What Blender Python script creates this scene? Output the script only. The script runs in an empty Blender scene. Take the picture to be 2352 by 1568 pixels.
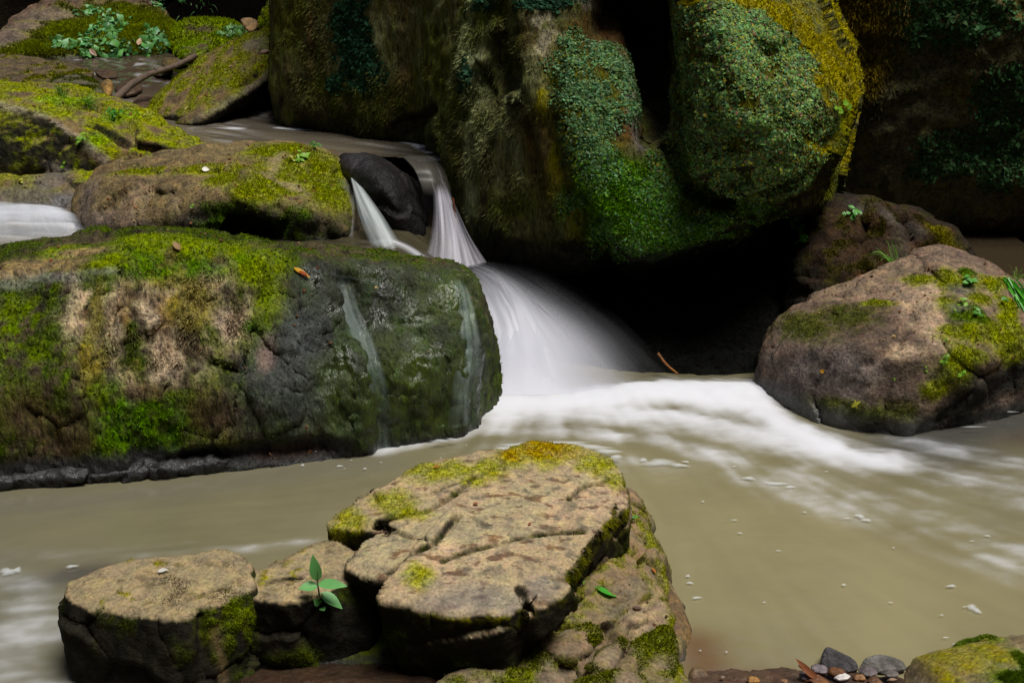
import bpy, bmesh, math
import numpy as np

# ------------------------------------------------------------------ basics
rng = np.random.default_rng(11)
C = bpy.context.scene.collection
CAM = np.array([0.0, 0.0, 2.0])
PITCH = math.radians(18)
FOC = 2940.0                      # focal length in units of a 2352-wide picture
FWD = np.array([0, math.cos(PITCH), -math.sin(PITCH)])
UPV = np.array([0, math.sin(PITCH), math.cos(PITCH)])
RGT = np.array([1.0, 0, 0])

def ray(x, y):
    return RGT * ((x - 1176) / FOC) - UPV * ((y - 784) / FOC) + FWD
def pY(x, y, Y):
    d = ray(x, y); return CAM + d * (Y / d[1])
def pZ(x, y, Z):
    d = ray(x, y); return CAM + d * ((Z - 2.0) / d[2])
def pts(*rows):
    """rows of (x, y, Y) or (x, y, 'z', Z): surveyed points of a rock"""
    return [pZ(r[0], r[1], r[3]) if len(r) == 4 else pY(*r) for r in rows]
def sstep(a, b, x):
    t = np.clip((x - a) / (b - a), 0, 1); return t * t * (3 - 2 * t)

# ------------------------------------------------------------------ noise
_g = np.random.default_rng(5).normal(size=(256, 3)).astype(np.float32)
_g /= np.linalg.norm(_g, axis=1, keepdims=True)
def perlin_raw(P, seed=0):
    i = np.floor(P).astype(np.int64); f = (P - i).astype(np.float32)
    u = f * f * f * (f * (f * 6 - 15) + 10)
    out = 0
    for a in (0, 1):
        wx = u[:, 0] if a else 1 - u[:, 0]
        for b in (0, 1):
            wy = u[:, 1] if b else 1 - u[:, 1]
            for c in (0, 1):
                wz = u[:, 2] if c else 1 - u[:, 2]
                h = (((i[:, 0] + a) & 15) * 73856093) ^ (((i[:, 1] + b) & 15) * 19349663) ^ (((i[:, 2] + c) & 15) * 83492791) ^ (seed * 2654435)
                h = (h ^ (h >> 13)) * 1274126177
                g = _g[(h ^ (h >> 16)) & 255]
                out = out + wx * wy * wz * (g[:, 0] * (f[:, 0] - a) + g[:, 1] * (f[:, 1] - b) + g[:, 2] * (f[:, 2] - c))
    return out * 1.5
_q = np.stack(np.meshgrid(*[np.arange(128) / 8.0] * 3, indexing='ij'), -1).reshape(-1, 3)
_vol = perlin_raw(_q).astype(np.float32); del _q
def perlin(P, seed=0):
    """tileable gradient noise looked up in a table (16 cells a side)"""
    q = P * 8.0 + np.array([seed * 37.3 + .31, seed * 61.7 + .77, seed * 13.9 + .13]); i = np.floor(q); f = (q - i).astype(np.float32); i = i.astype(np.int32)
    x0 = (i[:, 0] & 127) << 14; x1 = ((i[:, 0] + 1) & 127) << 14; y0 = (i[:, 1] & 127) << 7; y1 = ((i[:, 1] + 1) & 127) << 7; z0 = i[:, 2] & 127; z1 = (i[:, 2] + 1) & 127
    u, v, w = f[:, 0], f[:, 1], f[:, 2]
    a = _vol[x0 + y0 + z0]; a = a + w * (_vol[x0 + y0 + z1] - a); b = _vol[x0 + y1 + z0]; b = b + w * (_vol[x0 + y1 + z1] - b)
    c = _vol[x1 + y0 + z0]; c = c + w * (_vol[x1 + y0 + z1] - c); d = _vol[x1 + y1 + z0]; d = d + w * (_vol[x1 + y1 + z1] - d)
    a = a + v * (b - a); c = c + v * (d - c); return a + u * (c - a)
def fbm(P, scale, octs=4, seed=0, stretch=(1, 1, 1), gain=.5, ridge=False):
    Q = P * (np.array(stretch) * scale); s = 0; a = 1.0; tot = 0
    for o in range(octs):
        n = perlin(Q, seed + o * 17)
        if ridge: n = 1 - 2 * np.abs(n)
        s = s + a * n; tot += a; a *= gain; Q = Q * 2.03 + 7.1
    return s / tot

# ------------------------------------------------------------------ object helpers
def link(name, me, mat=None, parent=None):
    o = bpy.data.objects.new(name, me); C.objects.link(o)
    if mat is not None: me.materials.append(mat)
    if parent is not None: o.parent = parent
    return o
def tag(o, label=None, cat=None, group=None, kind=None):
    for k, v in (('label', label), ('category', cat), ('group', group), ('kind', kind)):
        if v: o[k] = v
    return o
def empty(name, loc, label, cat, group=None):
    o = bpy.data.objects.new(name, None); C.objects.link(o); o.location = loc; o.empty_display_size = .05
    return tag(o, label, cat, group)
def mesh_np(name, V, Fs, k, smooth=True, attrs=None):
    """V (n,3), Fs (m,k) index array"""
    me = bpy.data.meshes.new(name)
    me.vertices.add(len(V)); me.vertices.foreach_set('co', np.asarray(V, np.float32).ravel())
    m = len(Fs)
    me.loops.add(m * k); me.loops.foreach_set('vertex_index', np.asarray(Fs, np.int32).ravel())
    me.polygons.add(m); me.polygons.foreach_set('loop_start', np.arange(0, m * k, k, dtype=np.int32))
    me.polygons.foreach_set('loop_total', np.full(m, k, np.int32))
    me.update(calc_edges=True)
    me.polygons.foreach_set('use_smooth', np.full(m, smooth, bool))
    for n, a in (attrs or {}).items():
        a = np.asarray(a, np.float32)
        if a.ndim == 1:
            me.attributes.new(n, 'FLOAT', 'POINT').data.foreach_set('value', a)
        else:
            c = np.ones((len(V), 4), np.float32); c[:, :3] = a
            me.attributes.new(n, 'FLOAT_COLOR', 'POINT').data.foreach_set('color', c.ravel())
    me.validate(); return me

# ------------------------------------------------------------------ node materials
def new_mat(name):
    m = bpy.data.materials.new(name); m.use_nodes = True
    nt = m.node_tree; nt.nodes.clear(); return m, nt
class NT:
    def __init__(s, nt): s.nt = nt
    def n(s, t, **kw):
        nd = s.nt.nodes.new(t)
        for k, v in kw.items():
            if k == 'ins':
                for i, val in v.items():
                    if isinstance(val, bpy.types.NodeSocket): s.nt.links.new(val, nd.inputs[i])
                    else: nd.inputs[i].default_value = val
            else: setattr(nd, k, v)
        return nd
    def attr(s, name): return s.n('ShaderNodeAttribute', attribute_name=name)
    def math(s, op, a, b=0.0, c=None):
        ins = {0: a, 1: b}
        if c is not None: ins[2] = c
        return s.n('ShaderNodeMath', operation=op, ins=ins).outputs[0]
    def rng(s, v, a, b, c, d):
        return s.n('ShaderNodeMapRange', ins={0: v, 1: a, 2: b, 3: c, 4: d}).outputs[0]
    def mixf(s, f, a, b):
        return s.n('ShaderNodeMix', data_type='FLOAT', ins={0: f, 2: a, 3: b}).outputs[0]
    def mixc(s, f, a, b, bt='MIX'):
        return s.n('ShaderNodeMix', data_type='RGBA', blend_type=bt, ins={0: f, 6: a, 7: b}).outputs[2]
    def noise(s, vec, scale, detail=4, rough=.55):
        return s.n('ShaderNodeTexNoise', ins={'Vector': vec, 'Scale': scale, 'Detail': detail, 'Roughness': rough}).outputs[0]

def rock_material(name, stretch=(1, 1, 1), fine=1.0, bump=.6, contrast=1.0, pit=.8, spec=1.0):
    m, nt = new_mat(name); t = NT(nt)
    geo = t.n('ShaderNodeTexCoord').outputs['Object']
    mp = t.n('ShaderNodeMapping', ins={0: geo}); mp.inputs['Scale'].default_value = stretch
    v = mp.outputs[0]
    col = t.attr('col').outputs['Color']; moss = t.attr('moss').outputs['Fac']; wet = t.attr('wet').outputs['Fac']
    n1 = t.noise(v, 14 * fine, 6, .65); n2 = t.noise(v, 75 * fine, 4, .6)
    n3 = t.noise(v, 46 * fine, 5, .7)
    vo = t.n('ShaderNodeTexVoronoi', ins={'Vector': v, 'Scale': 60 * fine}).outputs['Distance']
    lo = .5 - .28 * contrast
    f = t.math('MULTIPLY', t.rng(n1, .32, .68, 1 - .55 * contrast, 1 + .5 * contrast), t.rng(n2, .3, .7, 1 - .5 * contrast, 1 + .45 * contrast))
    pits = t.rng(n3, .33, .45, .35, 1.0)
    f = t.math('MULTIPLY', f, t.mixf(pit, 1.0, pits))
    fm = t.math('MULTIPLY', t.rng(n3, .36, .66, .25, 1.75), t.rng(vo, .1, .7, 1.2, .75))
    fac = t.mixf(t.math('MULTIPLY', wet, .55), t.mixf(moss, f, fm), 1.0)
    # wet stone is darker by nature of the film of water on it
    vm = t.n('ShaderNodeVectorMath', operation='SCALE', ins={0: col, 'Scale': fac}).outputs[0]
    hue = t.n('ShaderNodeHueSaturation', ins={'Hue': t.rng(t.noise(v, 22 * fine, 3), .3, .7, .485, .515), 'Saturation': t.rng(n1, .3, .7, .85, 1.15), 'Value': 1.0, 'Fac': 1.0, 'Color': vm}).outputs[0]
    h = t.math('ADD', t.math('MULTIPLY', n1, .6), t.math('MULTIPLY', n2, .35))
    h = t.math('ADD', h, t.math('MULTIPLY', pits, .32 * pit))
    hm = t.math('ADD', t.math('MULTIPLY', n3, 1.1), t.math('MULTIPLY', vo, -.35))
    hh = t.mixf(moss, h, hm)
    b = t.n('ShaderNodeBump', ins={'Strength': t.mixf(wet, bump, bump * .42), 'Distance': t.mixf(wet, .05, .09), 'Height': hh})
    rough = t.mixf(wet, t.mixf(moss, .82, .95), t.rng(n2, .35, .65, .05, .2))
    p = t.n('ShaderNodeBsdfPrincipled', ins={'Base Color': hue, 'Roughness': rough, 'Normal': b.outputs[0]})
    t.nt.links.new(t.mixf(wet, t.mixf(moss, .09 * spec, .04 * spec), .62 * spec), p.inputs['Specular IOR Level'])
    o = t.n('ShaderNodeOutputMaterial', ins={0: p.outputs[0]})
    return m

def leaf_material(name, rough=.5, trans=.35, spec=.3):
    m, nt = new_mat(name); t = NT(nt)
    col = t.attr('col').outputs['Color']
    p = t.n('ShaderNodeBsdfPrincipled', ins={'Base Color': col, 'Roughness': rough, 'Specular IOR Level': spec})
    tr = t.n('ShaderNodeBsdfTranslucent', ins={0: col})
    mx = t.n('ShaderNodeMixShader', ins={0: trans, 1: p.outputs[0], 2: tr.outputs[0]})
    t.n('ShaderNodeOutputMaterial', ins={0: mx.outputs[0]})
    return m

M_ROCK = rock_material('weathered_sandstone', pit=.6)
M_STREAK = rock_material('streaked_sandstone', stretch=(1.5, 1.5, .42), bump=.8, contrast=1.15)
M_FINE = rock_material('fine_sandstone', fine=1.5, bump=.32, contrast=.72, pit=.3)
M_WET = rock_material('wet_stone', fine=.7, bump=.7, pit=.2, contrast=.8, spec=.55)
M_BACK = rock_material('shaded_sandstone', fine=.8, bump=.7, spec=.15)
M_MOSS = leaf_material('moss_shoots', .95, .25, .0)
M_LEAF = leaf_material('leaf', .42, .3, .4)
M_LEAFY = leaf_material('small_matt_leaves', .65, .22, .12)

# ------------------------------------------------------------------ solid modelling (signed distance + surface nets)
def hull_planes(P):
    bm = bmesh.new()
    for p in P: bm.verts.new(p)
    bmesh.ops.convex_hull(bm, input=bm.verts)
    bm.normal_update(); pl = []
    for f in bm.faces:
        if f.calc_area() < 1e-6: continue
        n = np.array(f.normal); d = float(n @ np.array(f.verts[0].co))
        if any(n @ q[0] > .995 and abs(d - q[1]) < .03 for q in pl): continue
        pl.append((n, d))
    bm.free(); c = np.mean(P, axis=0)
    return [(n, d) if n @ c < d else (-n, -d) for n, d in pl]
def hull_sdf(P, X, Y, Z, r):
    P = np.asarray(P); PL = hull_planes(P)
    r = min(r, .09 * float((P.max(0) - P.min(0)).min())); k = np.float32(1.0 / r)
    N = np.array([q[0] for q in PL]); D = np.array([q[1] for q in PL])
    E = P @ N.T - D; lse = np.log(np.exp(E / r).sum(1)) * r      # how far rounding pulls each surveyed point under the surface
    bias = .6 * float(np.clip(lse, 0, 3 * r).mean())
    mx = None
    for n, d in PL:
        e = (np.float32(n[0]) * X + np.float32(n[1]) * Y + (np.float32(n[2]) * Z - np.float32(d)))
        mx = e if mx is None else np.maximum(mx, e)
    s = np.zeros_like(mx)
    near = np.abs(mx) < 6 * r + .05; I = np.nonzero(near); x = X[I[0], 0, 0]; y = Y[0, I[1], 0]; z = Z[0, 0, I[2]]; m = mx[near]; s = np.zeros_like(m)
    for n, d in PL: s += np.exp(k * (np.float32(n[0]) * x + np.float32(n[1]) * y + np.float32(n[2]) * z - np.float32(d) - m))
    mx[near] = m + np.log(s) / k
    return mx - np.float32(bias)
def surface_nets(f, o, h):
    s = f < 0; n = f.shape
    cnt = np.zeros((n[0] - 1, n[1] - 1, n[2] - 1), np.int8)
    offs = [(a, b, c) for a in (0, 1) for b in (0, 1) for c in (0, 1)]
    for a, b, c in offs: cnt += s[a:n[0] - 1 + a, b:n[1] - 1 + b, c:n[2] - 1 + c]
    act = (cnt > 0) & (cnt < 8)
    idx = np.full(act.shape, -1, np.int32); I = np.nonzero(act); N = len(I[0]); idx[I] = np.arange(N)
    pos = np.zeros((N, 3), np.float32); num = np.zeros(N, np.float32)
    for ax in range(3):
        for c0 in offs:
            if c0[ax]: continue
            c1 = list(c0); c1[ax] = 1
            fa = f[I[0] + c0[0], I[1] + c0[1], I[2] + c0[2]]; fb = f[I[0] + c1[0], I[1] + c1[1], I[2] + c1[2]]
            m = (fa < 0) != (fb < 0); t = np.where(m, fa / np.where(m, fa - fb, 1), 0)
            for q in range(3): pos[:, q] += m * (c0[q] + (t if q == ax else 0))
            num += m
    V = (np.stack(I, 1) + pos / num[:, None]) * h + o
    Q = []
    for ax in range(3):
        b, c = [(1, 2), (2, 0), (0, 1)][ax]
        lo = [slice(None)] * 3; hi = [slice(None)] * 3; lo[ax] = slice(0, -1); hi[ax] = slice(1, None)
        sa = s[tuple(lo)]; sb = s[tuple(hi)]; cr = sa != sb
        E = np.array(np.nonzero(cr)); ok = (E[b] > 0) & (E[c] > 0) & (E[b] < n[b] - 1) & (E[c] < n[c] - 1); E = E[:, ok]
        ins = sa[tuple(E)]
        def cell(db, dc):
            e = E.copy(); e[b] += db; e[c] += dc; return idx[tuple(e)]
        q = np.stack([cell(-1, -1), cell(0, -1), cell(0, 0), cell(-1, 0)], 1)
        q[~ins] = q[~ins][:, ::-1]; Q.append(q)
    return V, np.concatenate(Q)
def relax(V, Q, n, lam=.6):
    a = Q.ravel(); b = np.roll(Q, -1, 1).ravel(); N = len(V)
    deg = (np.bincount(a, minlength=N) + np.bincount(b, minlength=N))[:, None].clip(1)
    for _ in range(n):
        S = np.stack([np.bincount(a, V[b, i], N) + np.bincount(b, V[a, i], N) for i in range(3)], 1)
        V = V + lam * (S / deg - V)
    return V
def vnormals(V, Q):
    fn = np.cross(V[Q[:, 2]] - V[Q[:, 0]], V[Q[:, 3]] - V[Q[:, 1]]); N = len(V); out = np.zeros((N, 3))
    for j in range(4):
        for i in range(3): out[:, i] += np.bincount(Q[:, j], fn[:, i], N)
    return out / np.linalg.norm(out, axis=1, keepdims=True).clip(1e-9)

class Surf:
    """A rock's surface while it is being carved and coloured."""
    def __init__(s, V, Q, vox):
        s.P = V; s.Q = Q; s.vox = vox; s.N = vnormals(V, Q); n = len(V)
        s.col = np.zeros((n, 3)); s.moss = np.zeros(n); s.wet = np.zeros(n); s._h = {}
    def hit(s, x, y):
        if (x, y) in s._h: return s._h[x, y]
        d = ray(x, y); L = np.linalg.norm(d); d = d / L
        v = s.P - CAM; al = v @ d; pe = (v * v).sum(1) - al * al
        ok = (pe < (s.vox * 1.3) ** 2) & (s.N @ d < .1)
        i = np.nonzero(ok)[0]
        j = i[np.argmin(al[i])] if len(i) else int(np.argmin(pe))
        s._h[x, y] = (s.P[j].copy(), al[j] / L, j); return s._h[x, y]
    def blob(s, x, y, rx, ry, soft=.5, wob=.45, seed=3, deep=.5, ws=9):
        c, t, _ = s.hit(x, y); D = s.P - c
        e = ((D[:, 0] * FOC / t / rx) ** 2 + ((D @ UPV) * FOC / t / ry) ** 2 + ((D @ FWD) / deep) ** 2) ** .5
        if wob: e = e + wob * fbm(s.P, ws, 4, seed)
        return 1 - sstep(1 - soft, 1 + soft, e)
    def blobs(s, rows, **kw):
        m = np.zeros(len(s.P))
        for r in rows: m = np.maximum(m, s.blob(*r, **kw))
        return m
    def stroke(s, path, w, soft=.8, wob=0.0, seed=4):
        H = [s.hit(*p) for p in path]; m = np.full(len(s.P), 1e9)
        for (a, ta, _), (b, tb, _) in zip(H, H[1:]):
            ab = b - a; u = np.clip(((s.P - a) @ ab) / max(ab @ ab, 1e-9), 0, 1)
            d = np.linalg.norm(s.P - a - u[:, None] * ab, axis=1) * FOC / (.5 * (ta + tb)) / w
            m = np.minimum(m, d)
        if wob: m = m + wob * fbm(s.P, 12, 3, seed)
        return 1 - sstep(1 - soft, 1 + soft, m)
    def crag(s, size, amp, tilt=.25, crack=.3, cw=.08, seed=0, squash=(1, 1, 1), w=1.0):
        """break the surface into flat tilted facets with narrow cracks between, like fractured stone"""
        R = np.random.default_rng(seed + 100); q = np.array(squash); A = s.P * q
        A = A + .25 * size * np.stack([fbm(s.P, 2.2 / size * .5, 2, seed + k) for k in range(3)], 1)
        n = int(min(420, max(8, 1.6 * np.prod(np.ptp(s.P, 0)) ** (2 / 3) * 4 / size ** 2)))
        B = A[R.integers(0, len(A), n)]; h = R.uniform(-1, 1, n); g = R.normal(size=(n, 3)) * tilt; out = np.zeros(len(A)); e = np.zeros(len(A))
        for i in range(0, len(A), 20000):
            D = ((A[i:i + 20000, None, :] - B[None]) ** 2).sum(2); j = np.argpartition(D, 1, 1)[:, :2]; d = np.sqrt(np.take_along_axis(D, j, 1)); o = np.argsort(d, 1); j = np.take_along_axis(j, o, 1); d = np.take_along_axis(d, o, 1)
            c = j[:, 0]; out[i:i + 20000] = h[c] * amp + ((A[i:i + 20000] - B[c]) * g[c]).sum(1); e[i:i + 20000] = (d[:, 1] - d[:, 0]) / size
        ck = 1 - sstep(0, cw, e + .03 * fbm(s.P, 20, 2, seed)); s.ck = ck
        s.push((np.clip(out, -3 * amp, 3 * amp) - crack * amp * 3 * ck * (fbm(s.P, 3, 2, seed + 8) > -.15)) * w)
    def n(s, scale, octs=4, seed=0, stretch=(1, 1, 1), **kw): return fbm(s.P, scale, octs, seed, stretch, **kw)
    def push(s, amount):
        s.P = s.P + s.N * np.asarray(amount)[:, None]; s.N = vnormals(s.P, s.Q)
    def put(s, color, m, moss=None, wet=None):
        m = np.clip(m, 0, 1); color = np.array(color, float)
        if moss is not None and moss >= .8: color = color * np.array((1.3, 1.55, .3))
        s.col = s.col * (1 - m[:, None]) + np.array(color) * m[:, None]
        if moss is not None: s.moss = s.moss * (1 - m) + moss * m
        if wet is not None: s.wet = s.wet * (1 - m) + wet * m
    def up(s, a, b): return sstep(a, b, s.N[:, 2])

def rock(name, label, cat, hulls, vox, shape=None, paint=None, mat=None, r=.05, join=.05, cuts=(), cutr=.03, smooth=3, group=None, kind=None, big=.03, bigs=1.6, fine=.008, seed=1):
    allp = np.concatenate([np.array(h) for h in hulls]); lo = allp.min(0) - .12; hi = allp.max(0) + .12
    n = np.ceil((hi - lo) / vox).astype(int) + 1
    X = (lo[0] + vox * np.arange(n[0], dtype=np.float32))[:, None, None].astype(np.float32)
    Y = (lo[1] + vox * np.arange(n[1], dtype=np.float32))[None, :, None].astype(np.float32)
    Z = (lo[2] + vox * np.arange(n[2], dtype=np.float32))[None, None, :].astype(np.float32)
    d = None
    for h in hulls:
        e = hull_sdf(np.array(h), X, Y, Z, r)
        if d is None: d = e
        else:
            a = np.clip(.5 + .5 * (d - e) / join, 0, 1); d = d * (1 - a) + e * a - join * a * (1 - a)
    for h in cuts:
        e = -hull_sdf(np.array(h), X, Y, Z, cutr)
        a = np.clip(.5 - .5 * (d - e) / cutr, 0, 1); d = d * (1 - a) + e * a + cutr * a * (1 - a)
    V, Q = surface_nets(d, lo.astype(np.float32), vox); V = relax(V.astype(np.float64), Q, smooth)
    S = Surf(V, Q, vox)
    if big: S.push(big * S.n(bigs, 3, seed) + .35 * big * S.n(bigs * 4, 3, seed + 5, ridge=True))
    if shape: shape(S)
    if fine: S.push(fine * S.n(14, 4, seed + 9) + fine * .4 * S.n(40, 2, seed + 3))
    if paint: paint(S)
    if S.moss.max() > .5: S.push(S.moss * (.004 + .012 * np.clip(S.n(20, 3, seed + 31) + .2, 0, 1)))      # moss grows in cushions
    base = np.array([S.P[:, 0].mean(), S.P[:, 1].mean(), S.P[:, 2].min()])
    me = mesh_np(name, S.P - base, S.Q, 4, True, {'col': S.col.clip(0, 1), 'moss': S.moss, 'wet': S.wet})
    o = link(name, me, mat or M_ROCK); o.location = base; tag(o, label, cat, group, kind)
    o_s[o.name] = (o, S, base); return o, S
o_s = {}

def sample(S, w, n, R):
    Q = S.Q; A = np.linalg.norm(np.cross(S.P[Q[:, 2]] - S.P[Q[:, 0]], S.P[Q[:, 3]] - S.P[Q[:, 1]]), axis=1) * w[Q].mean(1)
    c = np.cumsum(A); f = np.searchsorted(c, R.random(n) * c[-1]).clip(0, len(Q) - 1)
    u, v = R.random(n), R.random(n); q = Q[f]
    W = np.stack([(1 - u) * (1 - v), u * (1 - v), u * v, (1 - u) * v], 1)
    mixv = lambda a: (a[q] * W[:, :, None]).sum(1)
    return mixv(S.P), mixv(S.N), mixv(S.col), (w[q] * W).sum(1)

def moss_tufts(o, S, base, w, n, length=.016, width=.0045, gain=1.25, hang=0.0, seed=1, name='moss', cut=.3):
    R = np.random.default_rng(seed)
    P, N, col, ww = sample(S, w * (w > cut), n, R)
    J = R.normal(size=(n, 3)); D = N + .65 * J; D[:, 2] += .25 - hang; D /= np.linalg.norm(D, axis=1, keepdims=True)
    T = np.cross(D, R.normal(size=(n, 3))); T /= np.linalg.norm(T, axis=1, keepdims=True)
    L = length * R.uniform(.5, 1.4, n)[:, None] * (.5 + .5 * ww[:, None]); Wd = width * R.uniform(.6, 1.4, n)[:, None]
    P = P - N * .003
    V = np.stack([P - T * Wd, P + T * Wd, P + D * L], 1).reshape(-1, 3) - base
    cl = np.repeat(col * R.uniform(.55, 1.35, n)[:, None] * gain, 3, 0).reshape(n, 3, 3)
    cl[:, :2] *= .7; cl *= 1 + .25 * fbm(P, 30, 2, seed)[:, None, None]
    me = mesh_np(name, V, np.arange(3 * n).reshape(n, 3), 3, False, {'col': cl.reshape(-1, 3).clip(0, 1)})
    return link(name, me, M_MOSS, o)

def leaf_cover(o, S, base, w, n, size=.014, colors=((.05, .13, .07),), name='leaf_cover', seed=2, cut=.3, lift=.006, flat=.55, droop=.0, mat=None):
    R = np.random.default_rng(seed)
    P, N, _, ww = sample(S, w * (w > cut), n, R)
    V, cl = leaves_at(P + N * lift * R.uniform(.2, 1.6, n)[:, None], N, R, size * (.6 + .5 * ww), colors, flat, droop)
    n5 = len(V) // 5
    F = (np.arange(n5)[:, None, None] * 5 + np.array([[0, 1, 2], [0, 2, 3], [1, 4, 2], [2, 4, 3]])[None]).reshape(-1, 3)
    me = mesh_np(name, V - base, F, 3, True, {'col': cl})
    return link(name, me, mat or M_LEAFY, o)
def leaves_at(P, N, R, size, colors, flat=.55, droop=0.0):
    """small rounded leaves: base, two sides, raised middle, tip"""
    n = len(P); D = N + flat * R.normal(size=(n, 3)); D /= np.linalg.norm(D, axis=1, keepdims=True)
    T = R.normal(size=(n, 3)); T[:, 2] -= droop; T -= D * (T * D).sum(1)[:, None]; T /= np.linalg.norm(T, axis=1, keepdims=True)
    B = np.cross(D, T); s = (size * np.exp(R.normal(0, .38, n)).clip(.4, 2.2))[:, None]
    V = np.stack([P - T * s * .5, P + B * s * .42 - D * s * .1, P + D * s * .1, P - B * s * .42 - D * s * .1, P + T * s * .55 - D * s * .12], 1).reshape(-1, 3)
    cs = np.array(colors)[R.integers(0, len(colors), n)] * R.uniform(.55, 1.35, n)[:, None] * (1 + .35 * fbm(P, 7, 3, 8))[:, None]
    return V, np.repeat(cs, 5, 0).clip(0, 1)
# ------------------------------------------------------------------ palette (albedo, linear)
TAN = (.34, .24, .135); PALE = (.40, .30, .19); BROWN = (.13, .085, .05); GREY = (.15, .125, .105); DARK = (.035, .03, .024); SHADE_BLACK = (.014, .013, .012)
RUST = (.16, .06, .018); OCHRE = (.24, .15, .035); MY = (.22, .19, .012); MG = (.085, .12, .010); MB = (.10, .18, .012); MD = (.032, .036, .008); OLIVE = (.09, .085, .028)
WETD = (.045, .045, .042); LICH = (.17, .18, .095)

# ------------------------------------------------------------------ ground (bed of the stream and unseen gorge sides that block low light)
def ground():
    x = np.concatenate([np.linspace(-22, -5, 40, endpoint=False), np.linspace(-5, 5, 101), np.linspace(5.4, 22, 40)])
    y = np.concatenate([np.linspace(-16, 2, 50, endpoint=False), np.linspace(2, 13, 111), np.linspace(13.4, 30, 40)])
    X, Y = np.meshgrid(x, y, indexing='ij'); P = np.stack([X.ravel(), Y.ravel(), 0 * X.ravel()], 1); X = P[:, 0]; Y = P[:, 1]
    z = np.full(len(P), -.4)
    L = 1 - sstep(-.25, .15, X)
    z = z + L * (.72 * sstep(5.35, 5.75, Y) + .28 * sstep(6.3, 6.8, Y)) + L * .25 * sstep(9, 12, Y)
    z = np.maximum(z, -.4 + (1 - L) * .7 * sstep(8.6, 9.2, Y))
    z = z + .5 * (1 - sstep(1.6, 2.7, Y)) * 1.0
    far = 4.6 * sstep(12.0, 15.5, Y) + .9 * sstep(10.8, 12.2, Y) * (1 - sstep(-2.2, -.5, np.abs(X + 1.2) - 1.2) * 0)
    side = 8.5 * sstep(3.8, 7.5, np.abs(X) + .25 * fbm(P, .4, 2, 3)) + 9 * sstep(.6, 5.5, -Y)  # unseen walls beside and behind the camera, raised to block low sky light
    z = z + far + side + .12 * fbm(P, .9, 4, 2) + .03 * fbm(P, 5, 3, 6)
    P[:, 2] = z
    nx, ny = len(x), len(y); i = np.arange(nx * ny).reshape(nx, ny)
    Q = np.stack([i[:-1, :-1], i[1:, :-1], i[1:, 1:], i[:-1, 1:]], -1).reshape(-1, 4)
    n = fbm(P, 2.5, 4, 4); col = np.array((.014, .010, .006)) + np.clip(n, 0, 1)[:, None] * np.array((.03, .017, .008))
    col = col * (1 - .93 * sstep(10.5, 11.5, Y))[:, None]; wetm = ((z < .9) & (np.abs(X) < 5) & (Y > 2.5)).astype(float)  # far ground darkened in its colour to stand for forest shade
    return tag(link('ground', mesh_np('ground', P, Q, 4, True, {'col': col, 'moss': n * 0, 'wet': .25 * wetm}), M_BACK), kind='structure')
ground()

# ------------------------------------------------------------------ the great overhanging boulder
def shape_A(S):
    S.crag(.8, .03, .07, .0, .05, 18, w=sstep(.95, 1.15, S.P[:, 0]))
    # vertical flutes on the face beside the upper pool, a chipped hollow and pits
    face = 1 - sstep(-.25, .05, S.P[:, 0])
    S.push(face * .035 * S.n(2.2, 4, 21, (1, 1, .35), ridge=True) - .02)
    S.push(-.11 * S.blob(1135, 165, 55, 70, .6, .3) + .05 * S.stroke([(1090, 130), (1130, 215), (1190, 225)], 14) - .06 * S.blob(1120, 60, 40, 50, .6))
    S.push(-.06 * S.blob(960, 285, 60, 16, .6) + .04 * S.stroke([(1150, 60), (1210, 150), (1240, 250), (1275, 420), (1300, 540)], 30))
    S.push(-.10 * S.stroke([(1540, 330), (1590, 445), (1680, 478), (1760, 460), (1830, 430)], 16, .9))
    S.push(-.05 * S.blob(1660, 425, 70, 22, .7) + .035 * S.n(3.5, 3, 33) * S.blob(1720, 260, 280, 260, .5, 0))
    S.push(-.07 * S.stroke([(1470, 150), (1500, 300)], 28, .9) )
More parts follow.
